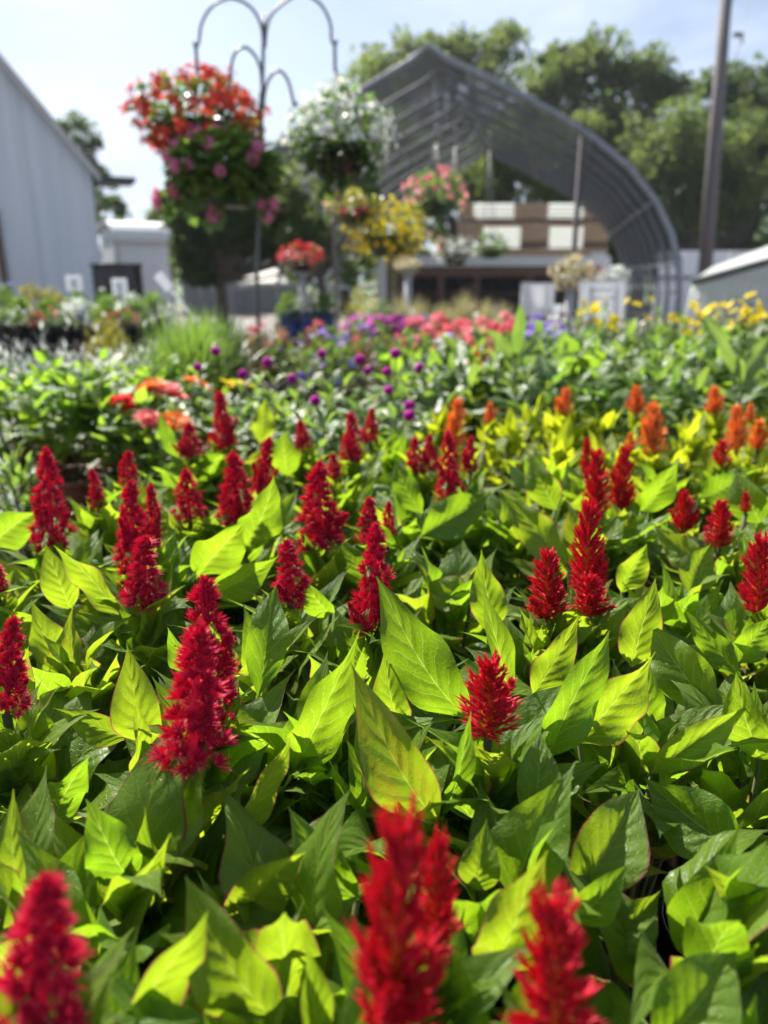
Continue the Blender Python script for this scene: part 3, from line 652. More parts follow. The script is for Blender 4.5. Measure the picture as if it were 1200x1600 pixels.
# ================================================================== PLANT KIT
ORD = ['first', 'second', 'third', 'fourth', 'fifth', 'sixth', 'seventh', 'eighth', 'ninth', 'tenth', 'eleventh', 'twelfth']
GA = 2.399963
def leaf_mesh(name, mat, W=.42, peak=.36, a=.8, fold=.22, curl=.6, wave=.03, twist=0., roll=.0, nu=6, nv=12, seed=0, pucker=.012):
    r = random.Random(seed); b = a*(1-peak)/peak; mx = peak**a*(1-peak)**b
    pts = []; y = z = 0.0; ph, ph2 = r.uniform(0, 6), r.uniform(0, 6); fr = r.uniform(1.6, 2.6)
    mid = []
    for i in range(nv+1):
        v = i/nv
        if i:
            th = curl*(.5-(v-.5/nv)) + .10*math.sin(5*v+ph); y += math.cos(th)/nv; z += math.sin(th)/nv
        mid.append((y, z))
    ey, ez = mid[-1]; an = math.atan2(ez, ey); L = math.hypot(ey, ez); ca, sa = math.cos(-an)/L, math.sin(-an)/L
    mid = [(q*ca-s*sa, q*sa+s*ca) for q, s in mid]
    vs = []; uv = []
    for i in range(nv+1):
        v = i/nv; vv = min(max((v-.05)/.95, 0), 1)
        hw = .5*W*(vv**a*(1-vv)**b)/mx if 0 < vv < 1 else 0
        hw = max(hw, .013*(1-v) + .002)
        yq, zq = mid[i]; tw = twist*(v-.4)
        for j in range(nu+1):
            u = j/nu*2-1; au = abs(u); x = u*hw
            dz = fold*au*hw - roll*au**3*hw
            dz += wave*au*au*math.sin(6.283*(v*fr)+(ph if u > 0 else ph2))*(hw/(.5*W))
            dz += pucker*math.sin(6.283*(v*7-au*1.9))*au*(1-au)*2*(hw/(.5*W))
            xx = x*math.cos(tw)*(1-.12*fold)-dz*math.sin(tw); zz = x*math.sin(tw)+dz*math.cos(tw)
            sway = .035*math.sin(3.1*v+ph2)*v*(1-v)*2
            vs.append((xx+sway, yq, zq+zz)); uv.append((j/nu, v))
    fs = [(i*(nu+1)+j, i*(nu+1)+j+1, (i+1)*(nu+1)+j+1, (i+1)*(nu+1)+j) for i in range(nv) for j in range(nu)]
    m = MB(); m.v = vs; m.f = fs; m.m = [0]*len(fs); m.uv = uv
    return m.mesh(name, mat)
def add_leaf(mb, p, y, z, L, W, droop=.15):
    F = frame(p, y, z)
    q = [(0, 0, 0), (-W*.5, L*.42, W*.14), (0, L*.45, 0), (W*.5, L*.42, W*.14), (0, L, -L*droop)]
    b = len(mb.v); mb.v += [tuple(F @ Vector(k)) for k in q]
    if mb.uv is None: mb.uv = []
    mb.uv += [(.5, 0), (0, .42), (.5, .45), (1, .42), (.5, 1)]
    for f in ((0, 2, 1), (0, 3, 2), (1, 2, 4), (2, 3, 4)): mb.f.append(tuple(b+i for i in f)); mb.m.append(0)
def sph(az, el): return Vector((math.cos(az)*math.cos(el), math.sin(az)*math.cos(el), math.sin(el)))
def spike(mb, p, d, L, r, m=0):
    d = d.normalized(); x = d.cross(Vector((.3, .2, .9)))
    if x.length < .05: x = d.cross(Vector((1, 0, 0)))
    x.normalize(); y = d.cross(x); b = len(mb.v)
    for k in range(3):
        q = 2.094*k; mb.v.append(tuple(p+(x*math.cos(q)+y*math.sin(q))*r))
    mb.v.append(tuple(p+d*L)); 
    for k in range(3): mb.f.append((b+k, b+(k+1) % 3, b+3)); mb.m.append(m)
def plume_mesh(name, style, seed, mats):
    """one plume, 1 long up +Z, about .42 wide"""
    r = random.Random(seed); mb = MB(); RM = .21
    lean = Vector((r.uniform(-.05, .05), r.uniform(-.05, .05), 0))
    def ax(t): return Vector((0, 0, t))+lean*t*t
    mb.tube([ax(0)-Vector((0, 0, .03)), ax(.5), ax(.92)], [.03, .028, .012], 6, 1)
    if style == 0:
        nb = 52
        for i in range(nb):
            t = (i/nb)**1.05*.93; az = i*GA+r.uniform(-.4, .4)
            Rr = 1.22*RM*(1-t)**.85*r.uniform(.55, 1.42)*(1.0 if t > .10 else .85); out = sph(az, R(28+30*t))
            c = ax(t)+Vector((math.cos(az), math.sin(az), 0))*Rr*.58
            ns = 46
            sz = (.066+.04*(1-t))*r.uniform(.8, 1.25)
            for k in range(ns):
                d = (rvec(r).normalized()*.85+out*.75+Vector((0, 0, .28))).normalized()
                if d.dot(out) < -.1: d = -d
                spike(mb, c+d*sz*r.uniform(.0, .5), d, sz*r.uniform(.5, 1.0), .0085, 2 if r.random() < (.09 if t < .22 else .03 if t < .6 else .01) else 0)
        for k in range(150):
            t = r.uniform(.82, .97); az = r.uniform(0, 6.28); rad = .045*(1-t)/.15
            d = (sph(az, R(55))+Vector((0, 0, .3))).normalized(); spike(mb, ax(t)+sph(az, 0)*rad*.4, d, r.uniform(.03, .06), .009, 0)
    else:
        nb = 84
        for i in range(nb):
            t = (i/nb)**1.1*.84; az = i*GA+r.uniform(-.35, .35)
            Rr = 1.15*RM*(1-t)**.7*r.uniform(.75, 1.25)*(1.0 if t > .10 else .9); el = R(30+42*t+r.uniform(-10, 12)); d0 = sph(az, el)
            L = Rr/max(.35, math.cos(el))*.84; b0 = ax(t)
            ns = 14
            for k in range(ns):
                s = k/ns; p = b0+d0*L*(.18+.72*s)+Vector((0, 0, .05*s*s))
                d = (d0*1.2+rvec(r).normalized()*(.75-.35*s)+Vector((0, 0, .35))).normalized()
                spike(mb, p, d, r.uniform(.05, .09)*(1-.3*s), .0155*(1-.35*s), 1 if (s < .3 and r.random() < .5) else 0)
            spike(mb, b0+d0*L*.72, d0, L*.45, .014, 0)
        for k in range(50):
            t = r.uniform(.76, .92); az = r.uniform(0, 6.28); spike(mb, ax(t), (sph(az, R(66))), r.uniform(.05, .09), .012, 0)
    return mb.mesh(name, mats, False)
PL = {}
for key, m in (('red0', 'crimson'), ('red1', 'scarlet'), ('orange1', 'orange')):
    st = int(key[-1]); PL[key] = [plume_mesh('plume', st, 100+k+st*10, [M[m], M['plume_core'] if st else M['crimson'], M['plume_pale']]) for k in range(4)]
LS = {}
def leafset(key, mat, n, **k):
    out = []
    r = random.Random(len(key)*17)
    for i in range(n):
        out.append(leaf_mesh('leaf', M[mat], W=k.get('W', .42)*r.uniform(.88, 1.12), peak=k.get('peak', .36)*r.uniform(.92, 1.1), a=k.get('a', .8), fold=r.uniform(*k.get('fold', (.1, .5))), curl=r.uniform(*k.get('curl', (.2, 1.3))),
            wave=r.uniform(*k.get('wave', (.01, .05))), twist=r.uniform(-.7, .7), roll=r.uniform(0, .3), nu=k.get('nu', 8), nv=k.get('nv', 14), seed=i*7+len(key), pucker=k.get('pucker', .016)))
    LS[key] = out
leafset('celosia', 'leaf', 16, W=.42, pucker=.02, a=.95, curl=(-.1, 1.6), wave=(.015, .08), fold=(.1, .7))
leafset('hero', 'leaf', 14, a=1.0, peak=.39, curl=(-.3, .95), fold=(.15, .75), nu=10, nv=22, pucker=.013, wave=(.02, .075))
leafset('lime', 'lime', 8, W=.40, nu=6, nv=10)
leafset('zinnia', 'green', 8, W=.44, peak=.36, a=.7, nu=6, nv=9)
leafset('amaranth', 'grey_green', 8, W=.34, peak=.42, a=.8, nu=6, nv=9)
leafset('sword', 'grey_green', 4, W=.26, peak=.45, a=.8, nu=6, nv=12, curl=(.1, .6), fold=(.3, .6))
def pot_mesh(name, r, h, m, rib=.0):
    b = MB(); b.lathe([(r*.74, 0), (r*.80, .004), (r*.93, h-.018)], 24, 0, cap0=True, rib=rib)
    b.lathe([(r*.94, h-.020), (r*1.0, h-.018), (r*1.02, h-.004), (r*.99, h), (r*.94, h), (r*.92, h-.02), (r*.91, h-.03)], 24)
    return b.mesh(name, M[m])
def soil_mesh(r):
    b = MB(); rr = random.Random(4); b.lathe([(r*.905, 0), (r*.6, .004), (r*.3, .007), (.001, .006)], 18); b.v = [(x, y, z+rr.uniform(-.002, .003)) for x, y, z in b.v]
    return b.mesh('soil', M['soil'])
PM = {}
def pot(t, r, h, m, z=0, name='pot'):
    k = (r, h, m)
    if k not in PM: PM[k] = (pot_mesh('pot', r, h, m, .03 if m == 'black_pot' else 0), soil_mesh(r))
    inst(name, PM[k][0], t, (0, 0, z)); inst('soil', PM[k][1], t, (0, 0, z+h-.026))

# flowers -----------------------------------------------------------
def petal(mb, p, d, n, L, W, m=0, cup=.12):
    F = frame(p, d, n)
    q = [(0, 0, 0), (-W*.42, L*.45, L*cup*.6), (-W*.3, L*.88, L*cup), (0, L, L*cup), (W*.3, L*.88, L*cup), (W*.42, L*.45, L*cup*.6), (0, L*.5, 0)]
    b = len(mb.v); mb.v += [tuple(F @ Vector(k)) for k in q]
    for f in ((0, 6, 1), (1, 6, 2), (2, 6, 3), (3, 6, 4), (4, 6, 5), (5, 6, 0)): mb.f.append(tuple(b+i for i in f)); mb.m.append(m)
def rosette(name, mats, rings, eye=.2, eye_h=.08, seed=0):
    r = random.Random(seed); mb = MB()
    for (n, L, W, el, z) in rings:
        for k in range(n):
            az = 6.283*k/n+r.uniform(-.12, .12)+z*9; d = sph(az, R(el+r.uniform(-8, 8))); nn = sph(az+math.pi, R(90-el))
            petal(mb, Vector((0, 0, z))+sph(az, 0)*eye*.5, d, nn, L*r.uniform(.88, 1.1), W)
    zt = max(q[4] for q in rings)
    if eye: mb.lathe([(eye, zt-.02), (eye*.95, zt+eye_h*.5), (eye*.6, zt+eye_h), (.01, zt+eye_h*1.15)], 10, 1)
    return mb.mesh(name, mats)
FL = {}
ey = M['eye']
for nm in ('red', 'coral', 'orange'): FL['zinnia_'+nm] = rosette('flower', [M[nm+'_p'], ey], [(14, .95, .42, 2, 0), (11, .75, .36, 16, .08), (8, .5, .3, 30, .15)], .24, .16)
FL['daisy'] = rosette('flower', [M['yellow_p'], M['yellow_p']], [(13, .95, .34, 6, 0), (11, .72, .3, 20, .05)], .24, .1)
FL['daisy_white'] = rosette('flower', [M['white_p'], ey], [(14, .95, .28, 4, 0)], .26, .1)
for nm in ('violet', 'purple', 'coral', 'salmon', 'white', 'wine', 'yellow', 'lilac', 'pink', 'cream', 'red'):
    FL['petunia_'+nm] = rosette('flower', [M[nm+'_p'], M[nm+'_p']], [(5, 1.0, 1.0, 14, 0)], .12, .04, 3)
def cluster(name, mats, n, R0, L, seed, flat=.75):
    r = random.Random(seed); mb = MB()
    for i in range(n):
        z = 1-1.35*(i+.5)/n; az = i*GA; rr = math.sqrt(max(0, 1-z*z)); d = Vector((rr*math.cos(az), rr*math.sin(az), z))
        c = Vector((d.x*R0, d.y*R0, d.z*R0*flat)); x = d.cross(Vector((.1, .2, .97))).normalized(); y = d.cross(x)
        for k in range(5):
            q = 1.2566*k+i; petal(mb, c, (x*math.cos(q)+y*math.sin(q)+d*.25), d, L*r.uniform(.8, 1.1), L*.85)
    return mb.mesh(name, mats)
for nm in ('pink', 'red', 'coral', 'lilac', 'violet', 'purple', 'white', 'cream', 'salmon'):
    FL['cluster_'+nm] = cluster('flower', [M[nm+'_p']], 13, .62, .42, 5)
def begonia_flower():
    r = random.Random(9); mb = MB()
    for k in range(9):
        az = k*GA; d = (sph(az, R(-30+12*k % 70))).normalized(); petal(mb, Vector((0, 0, .1*k % .4)), d, Vector((0, 0, 1)), r.uniform(.7, 1.1), .5, 0, -.2)
    return mb.mesh('flower', [M['begonia_p']])
FL['begonia'] = begonia_flower()
def globe_flower():
    r = random.Random(6); mb = MB()
    for i in range(190):
        z = 1-2*(i+.5)/190; az = i*GA; rr = math.sqrt(1-z*z); d = Vector((rr*math.cos(az), rr*math.sin(az), z)); spike(mb, d*.55, (d+Vector((0, 0, .3))), .5, .13)
    return mb.mesh('flower_head', [M['magenta']])
FL['globe'] = globe_flower()

# ================================================================== RED AND ORANGE CELOSIA
POT_R, POT_H = .056, .10
HALF = ZB+POT_H
HERO = []   # (samples)
GLOSSY = {(655,915),(1068,950),(768,768),(1020,818),(432,912),(450,985),(1020,975),(1150,1486),(998,1232),(1006,1215),(1034,1388),(782,768),(22,1288),(845,1143)}
def hero(bx, by, tx, ty, wpx, z=.915, lean=.02, roll=0):
    gl = (tx, ty) in GLOSSY
    lean = lean*.8 if gl else [-.02-lean*.7, .0, -.03, -.02][(bx+ty) % 4]
    b = atZ(bx, by, z); dep = (b-CP).dot(FW); tip = CP+ray(tx, ty)*(dep*(1+lean))
    L = (tip-b).length; W = wpx/FPX*dep
    s = []
    for t in (.3, .5, .7, .85):
        q = b.lerp(tip, t); s.append(proj(q)+(wpx*.30,))
    HERO.append(dict(gl=gl, b=b, tip=tip, L=L, W=W, roll=roll, s=s, used=False))
for a in [
 (738,1128,588,900,112,.915,.10,-18), (690,1290,548,1035,100,.90,.06,-12), (768,995,752,858,62,.915,.05,0), (792,1095,752,912,48,.915,.05,22),
 (742,935,655,915,60,.915,.02,0), (850,1195,952,985,92,.915,.08,20), (900,1165,1024,1018,112,.915,.10,28), (1012,1212,1180,1094,60,.905,.05,10),
 (1118,1125,1020,975,84,.91,.08,-22), (1160,1065,1068,950,56,.915,.04,-30), (985,1045,1024,903,68,.915,.06,8), (880,1410,998,1232,112,.89,.10,18),
 (1165,1345,1006,1215,112,.89,.10,-18), (1235,1455,1100,1352,74,.905,.04,-12), (1010,1640,1150,1486,124,.90,.06,14), (752,1535,856,1328,124,.895,.08,24),
 (888,1436,981,1350,60,.90,.05,12), (950,1496,1034,1388,76,.87,.05,14), (747,1395,760,1278,64,.895,.06,0), (445,1610,290,1368,132,.895,.08,-20),
 (160,1520,22,1288,104,.89,.08,-26), (190,1625,325,1422,118,.895,.10,30), (565,1410,450,1260,82,.895,.06,-20), (455,1215,562,984,104,.90,.10,24),
 (372,1312,455,1150,62,.90,.05,26), (212,1380,134,1248,82,.895,.05,-14), (188,1432,268,1300,52,.89,.05,24), (238,1315,312,1205,86,.895,.06,20),
 (204,1225,212,1088,34,.905,.03,40), (205,1155,82,1106,50,.905,.02,-10), (238,1165,198,1004,76,.91,.07,-10), (402,1095,432,912,76,.915,.08,6),
 (362,1085,450,985,46,.91,.03,30), (325,928,436,868,62,.92,.03,16), (308,905,380,816,84,.92,.06,16), (112,955,72,850,52,.92,.05,-8),
 (192,965,84,852,54,.92,.04,-30), (-22,855,62,800,62,.92,.03,10), (652,842,768,768,74,.925,.05,14), (892,885,782,768,74,.925,.06,-20),
 (1112,905,1020,818,58,.925,.05,-24), (1092,778,1166,742,64,.93,.03,10), (384,865,428,742,66,.925,.06,14), (450,745,443,672,50,.93,.04,0),
 (281,718,248,642,28,.93,.04,-20), (405,695,416,620,42,.93,.04,6), (662,805,616,715,48,.93,.05,-16), (503,1640,475,1464,56,.90,.05,20),
 (740,1650,742,1536,80,.895,.05,0), (825,1292,845,1143,70,.90,.05,10), (690,1275,736,1108,44,.90,.04,30), (80,1290,140,1180,70,.89,.05,10),
 (20,1110,45,1010,54,.91,.05,0), (1150,1040,1210,960,60,.915,.05,14), (1190,1190,1150,1050,70,.905,.06,-14), (1075,930,1110,850,60,.92,.05,10),
 (830,1090,905,960,70,.915,.05,18), (620,870,560,800,50,.925,.04,-20), (520,960,470,900,44,.92,.04,-20), (630,1130,600,1010,60,.90,.05,-16),
 (1000,800,1060,720,56,.93,.05,14), (870,800,830,715,52,.93,.05,-12), (1190,820,1150,735,60,.93,.05,-10), (350,1460,480,1330,90,.88,.06,20), (60,1480,20,1360,80,.88,.05,-10),
 (640,1210,580,1120,60,.89,.05,-20), (760,1240,800,1150,52,.905,.04,16), (970,930,1010,850,50,.925,.04,10), (300,1060,262,980,44,.91,.04,-20)]: hero(*a)
RED = [
 ("celosia with broad flame-red plume, orange inside, tallest along the picture's bottom edge", [(625,1255,612,1640,130,1), (692,1305,676,1500,64,1)]),
 ("celosia with pointed pink-tipped red plume just right of the broad flame plume at the bottom", [(868,1390,866,1650,124,1)]),
 ("celosia with fluffy crimson plume alone in the bottom corner beside a dark purple-edged leaf", [(60,1360,66,1610,112,0), (120,1560,112,1640,40,0)]),
 ("celosia with big double crimson plume, one feathery spike before another", [(322,900,326,1120,84,0), (306,974,300,1200,94,0)]),
 ("celosia with short spiky scarlet plume cupped by large bright veined leaves", [(762,1022,764,1150,84,1)]),
 ("celosia with three crimson plumes stacked one above another, lowest one plumpest", [(206,750,210,905,50,0), (224,835,224,945,58,0), (237,755,238,860,30,0)]),
 ("celosia with tall solitary crimson plume beside the silvery grey plant", [(77,697,82,855,50,0)]),
 ("celosia with thin slanting plume next to the tall solitary plume", [(145,731,155,795,22,0)]),
 ("small celosia with one stubby plume before the dark gap under the pots", [(199,703,200,760,28,0)]),
 ("celosia with cone shaped plume directly behind the three stacked plumes", [(292,730,297,812,42,0)]),
 ("celosia with even conical plume standing over a reddish leaf pair", [(366,703,370,816,46,0)]),
 ("celosia with high crimson plume standing straight before the orange and red zinnias", [(345,610,349,703,34,0), (358,650,356,700,22,0)]),
 ("celosia with short plume beside the yellowish upright leaf near the red zinnias", [(294,660,298,714,34,0)]),
 ("celosia with slender leaning plume beside the broad upright green leaf", [(418,682,407,784,32,0)]),
 ("celosia with large ragged plume and a thin plume behind its shoulder", [(495,720,500,855,58,0), (522,708,521,752,24,0)]),
 ("celosia with small loose plume growing above the grey-green leaf", [(451,842,454,940,52,0)]),
 ("celosia with long drooping cluster of plumes beside the big veined leaf", [(588,815,580,988,56,0), (575,775,577,850,34,0), (607,782,607,840,22,0)]),
 ("celosia with pair of dark plumes side by side before the globe amaranths", [(551,643,549,724,32,0), (580,637,579,692,24,0)]),
 ("celosia with one small dark plume between the tall plume and the dark pair", [(470,655,474,704,22,0)]),
 ("celosia with row of four narrow dark crimson plumes below the orange plumes", [(704,672,702,782,36,0), (648,682,648,738,26,0), (670,678,671,738,24,0), (735,680,734,738,22,0)]),
 ("celosia with tallest red spire in the bed, orange stalks showing through", [(924,778,916,935,58,1)]),
 ("celosia with slim plume partly hidden behind the tallest red spire", [(938,700,928,815,44,1), (919,683,915,742,20,1)]),
 ("celosia with neat diamond shaped plume right of the tallest red spire", [(975,694,972,798,40,1)]),
 ("celosia with ragged flame-like plume in front of the tallest red spire", [(856,857,858,970,60,1), (928,898,920,962,54,1)]),
 ("celosia with small dark plume half sunk among shaded leaves", [(1072,765,1068,832,34,1)]),
 ("celosia with pointed plume rising from broad lime-lit leaves", [(1126,780,1122,856,44,1), (1166,768,1165,802,18,1)]),
 ("celosia with red plume cut by the picture's edge above bright leaves", [(1186,832,1184,964,56,1)]),
 ("celosia with red plume cut by the picture's other edge beside fallen shade", [(14,962,10,1115,56,0)]),
 ("celosia with small plume tip just in frame above the bright curled leaf", [(-2,880,-4,930,30,0)]),
 ("celosia with low pointed plume in front of the paired orange plumes", [(1130,688,1128,732,30,1)]),
]
FILL = [
 ("flowerless celosia whose leaves fill the space under the big double plume", 430, 1420), ("flowerless celosia in shade beside a gap showing black pot rims", 1085, 1390),
 ("flowerless celosia behind the corner plume, one bright folded leaf", 170, 1340), ("flowerless celosia with wide bright leaf blades between short scarlet plume and picture edge", 1015, 1120),
 ("flowerless celosia between the grey-green upright leaf and the large dark-lit leaf", 490, 1120), ("flowerless celosia below the tall solitary plume, leaves curled", 110, 1010),
 ("flowerless celosia behind the largest veined leaf, before the dark gap", 690, 900), ("flowerless celosia with glossy bluish leaf facing the tallest red spire", 1045, 930),
 ("flowerless celosia at the picture edge beneath the cut red plume", 1195, 1120), ("flowerless celosia beside the dark gap, below the lime celosias", 810, 800),
 ("flowerless celosia between narrow dark plumes and the diamond plume", 860, 735), ("flowerless celosia with one round lime leaf behind the small sunk plume", 1030, 745),
 ("flowerless celosia with glossy grey leaf below four narrow plumes", 630, 800), ("flowerless celosia at the far picture edge under orange plumes", 1195, 760),
 ("flowerless celosia between double plume and small loose plume", 395, 1010), ("flowerless celosia under the corner leaf with purple rim", 10, 1400),
 ("flowerless celosia with grey-lit leaf in the bottom corner", 1170, 1640), ("flowerless celosia with bright pointed leaves between corner plume and flame plume", 330, 1680),
 ("flowerless celosia tucked behind the short scarlet plume", 800, 1330), ("flowerless celosia with small leaves behind the ragged plume", 430, 640), ("flowerless celosia near the globe amaranths, leaves edged red", 620, 690),
 ("flowerless celosia between slender leaning plume and dark pair", 520, 780), ("flowerless celosia next to the picture edge behind the cut plume", 1180, 880),
 ("flowerless celosia in the row behind the three stacked plumes", 250, 880), ("flowerless celosia with leaf tips showing under the largest veined leaf", 620, 1180)]
PRECT = [(968, 1068, 1380, 1590, 9.0)]   # the gap between two pots stays open
def plume_place(spec, z):
    xt, yt, xb, yb, w, st = spec
    b = atZ(xb, yb, z); dep = (b-CP).dot(FW); tip = CP+ray(xt, yt)*dep
    # lean the plume upright: keep pixel height, push the tip towards the vertical over its base
    d = ray(xt, yt); dh = Vector((d.x, d.y)); k = (b.y/d.y); tip2 = CP+d*k
    tip = tip.lerp(tip2, .75)
    PRECT.append((min(xt, xb)-w*.42, max(xt, xb)+w*.42, yt-6, yt+(yb-yt)*.82, dep))
    return b, tip, w/FPX*dep
def ok_leaf(p, y, L, W):
    x = y.cross(Vector((0, 0, 1)))
    x = x.normalized() if x.length > .01 else Vector((1, 0, 0))
    for t, u in ((.3, 0), (.55, .4), (.55, -.4), (.75, 0), (1, 0)):
        q = p+y*L*t+x*W*u; a = proj(q)
        if a[2] < .20: return False
        for (x0, x1, y0, y1, dep) in PRECT:
            if x0 < a[0] < x1 and y0 < a[1] < y1 and a[2] < dep+.005: return False
        for h in HERO:
            for s in h['s']:
                if a[2] < s[2]-.002 and abs(a[0]-s[0]) < s[3] and abs(a[1]-s[1]) < s[3]: return False
    return True
def celosia(name, label, root, plumes, key, lk, seed, group, ntop=15, nlow=12, zc=.94, heroes=(), Lr=(.095, .15)):
    r = random.Random(seed); t = thing(name, label, 'plant', (root[0], root[1], ZB), group)
    o = Vector((root[0], root[1], ZB)); pot(t, POT_R, POT_H, 'black_pot')
    st = MB(); top = POT_H-.02
    for (b, tip, w, sty) in plumes:
        lb = b-o; lt = tip-o; L = (lt-lb).length
        st.tube([(0, 0, top), lb*.45+Vector((0, 0, .02)), lb], [.0045, .004, .0035], 6)
        me = r.choice(PL['orange1' if key == 'orange' else 'red%d' % sty]); d = (lt-lb).normalized()
        F = frame(lb, Vector((0, -1, 0)) if abs(d.y) < .9 else Vector((1, 0, 0)), d)
        q = d.to_track_quat('Z', 'Y').to_matrix().to_4x4(); q = Matrix.Translation(lb) @ q @ Matrix.Rotation(r.uniform(0, 6.28), 4, 'Z')
        k = w/.355
        po = inst('plume', me, t, mat=q @ Matrix.Diagonal((k, k, L, 1)))
        if w > .018:
            for s in range(r.randint(2, 4) if sty == 0 else r.randint(1, 3)):
                az = r.uniform(0, 6.28); h = r.uniform(.0, .34); l2 = r.uniform(.32, .5)
                dd = sph(az, R(r.uniform(52, 74)))
                qq = Matrix.Translation(Vector((0, 0, h))+sph(az, 0)*.05) @ dd.to_track_quat('Z', 'Y').to_matrix().to_4x4()
                inst('side_plume', r.choice(PL['orange1' if key == 'orange' else 'red%d' % sty]), po, mat=qq @ Matrix.Diagonal((l2*.8, l2*.8, l2*.85, 1)))
    for h in heroes:
        lb = h['b']-o; y = (h['tip']-h['b']).normalized(); mid = (h['b']+h['tip'])*.5
        n = (CP-mid).normalized()*.85+Vector((0, 0, .3 if h['gl'] else -.15)); n = Quaternion(y, R(h['roll'])) @ n
        me = r.choice(LS['hero']); sx = h['W']/.42
        inst('leaf', me, t, mat=frame(lb, y, n, sx, h['L'], (sx+h['L'])*.5))
        st.tube([(0, 0, top), lb*.5+Vector((0, 0, .01)), lb+y*.004], [.0035, .0028, .002], 5)
    for (b, tip, w, sty) in plumes:
        lb = b-o; ax_ = (tip-b).normalized(); a0 = r.uniform(0, 6.28)
        for k in range(15):
            az = a0+k*GA; dn = .006+.0065*k; el = R(74-3.2*k+r.uniform(-9, 9)); L = (r.uniform(.055, .075)+.003*k)*(.8 if key == 'orange' else 1); y = sph(az, el); p = lb-ax_*dn-Vector((0, 0, .014))+sph(az, 0)*.004
            if k < 4: L = min(L, (dn+.034)/max(.3, math.sin(el)))
            if not ok_leaf(o+p, y, L, L*.42): continue
            n = Vector((-math.cos(az)*math.sin(el), -math.sin(az)*math.sin(el), math.cos(el))); n = Quaternion(y, r.uniform(-.4, .4)) @ n
            inst('leaf', r.choice(LS[lk]), t, mat=frame(p, y, n, L*1.15, L, L))
    made = 0; tries = 0; c0 = r.uniform(0, 6.28)
    while made < ntop and tries < ntop*7:
        tries += 1; u = made/max(1, ntop); az = c0+tries*GA+r.uniform(-.3, .3)
        el = R(20+50*u+r.uniform(-20, 20)); L = r.uniform(*Lr)*(1-.22*u); rad = r.uniform(.004, .045)*(1-.4*u)
        z = (HALF+.03-ZB)+(zc-.085-HALF)*(.25+.75*u)*r.uniform(.8, 1.05)
        p = Vector((math.cos(az)*rad, math.sin(az)*rad, z)); y = sph(az+r.uniform(-.3, .3), el)
        if ZB+z+L*math.sin(el) > zc+.02: L = max(.05, (zc+.02-ZB-z)/max(.2, math.sin(el)))
        W = L*.42
        if not ok_leaf(o+p, y, L, W): continue
        me = r.choice(LS[lk]); n = Vector((-math.cos(az)*math.sin(el), -math.sin(az)*math.sin(el), math.cos(el))); n = Quaternion(y, r.uniform(-.5, .5)) @ n
        k = r.uniform(.9, 1.2); inst('leaf', me, t, mat=frame(p, y, n, L*k, L, L))
        st.tube([(0, 0, top), p*.5+Vector((0, 0, .012)), p+y*.004], [.003, .0026, .0018], 5); made += 1
    low = MB(); low.uv = []
    near = root[1] < .6 and root[0] > 0
    for i in range(nlow):
        az = c0+i*GA; el = R(r.uniform(-8, 32)); z = HALF-ZB+r.uniform(.0, .09); p = Vector((math.cos(az)*.012, math.sin(az)*.012, z)); y = sph(az, el)
        L = r.uniform(.07, .10); me = LS[lk][i % len(LS[lk])]
        if near and not ok_leaf(o+p, y, L, L*.42): continue
        add_leaf2(low, me, frame(p, y, Vector((0, 0, 1)), L, L, L))
    low.build('lower_foliage', M['leaf' if lk == 'celosia' else 'lime'], t, True, kind='stuff')
    st.build('stem', M['stem'], t, True)
    return t
_LC = {}
def add_leaf2(mb, me, F):
    if me.name not in _LC:
        u = me.uv_layers[0].data; uvm = {}
        for lp in me.loops: uvm[lp.vertex_index] = tuple(u[lp.index].uv)
        _LC[me.name] = ([v.co.copy() for v in me.vertices], [tuple(p.vertices) for p in me.polygons], [uvm[i] for i in range(len(me.vertices))])
    vs, fs, uv = _LC[me.name]; b = len(mb.v)
    mb.v += [tuple(F @ v) for v in vs]; mb.uv += uv
    for f in fs: mb.f.append(tuple(b+i for i in f)); mb.m.append(0)
JOBS = []
for (lab, pls) in RED:
    placed = [plume_place(s, .95)+(s[5],) for s in pls]
    c = placed[0][0]
    JOBS.append(['red', lab, (c.x, c.y+.012), placed])
for (lab, px, py) in FILL:
    c = atZ(px, py, .93); JOBS.append(['fill', lab, (c.x, c.y), []])
ORANGE = [
 ("lime-leaved celosia with lone orange plume set back among dark leaves", [(740,543,741,590,26,1)]),
 ("lime-leaved celosia with two orange plumes directly behind narrow crimson ones", [(713,622,710,700,34,1), (766,628,765,664,18,1)]),
 ("lime-leaved celosia with one blunt orange plume and bright yellow-green leaves", [(883,605,880,650,26,1)]),
 ("lime-leaved celosia with the longest orange plume and two small ones beside it", [(1018,628,1022,712,38,1), (994,602,995,648,28,1), (985,676,985,705,16,1)]),
 ("lime-leaved celosia with orange plume tip standing clear of green zinnia leaves", [(1117,603,1117,648,28,1)]),
 ("lime-leaved celosia with paired orange plumes beside the picture edge", [(1150,632,1150,704,32,1), (1185,655,1184,702,30,1), (1172,630,1172,662,16,1)]),
]
OFILL = [("plumeless lime-leaved celosia between the lone orange plume and the dark leaves", 800, 600), ("plumeless lime-leaved celosia behind the dark gap in the red bed", 800, 660), ("plumeless lime-leaved celosia in the middle of the yellow-green patch", 870, 690),
 ("plumeless lime-leaved celosia beside the blunt orange plume", 940, 640), ("plumeless lime-leaved celosia in front of the longest orange plume", 950, 700), ("plumeless lime-leaved celosia between longest and paired orange plumes", 1075, 670),
 ("plumeless lime-leaved celosia touching the globe amaranths", 690, 655), ("plumeless lime-leaved celosia at the picture edge beyond the paired plumes", 1210, 640), ("plumeless lime-leaved celosia below the blunt orange plume", 830, 640)]
for (lab, pls) in ORANGE:
    placed = [plume_place(s, .95)+(s[5],) for s in pls]
    JOBS.append(['orange', lab, (placed[0][0].x, placed[0][0].y+.01), placed])
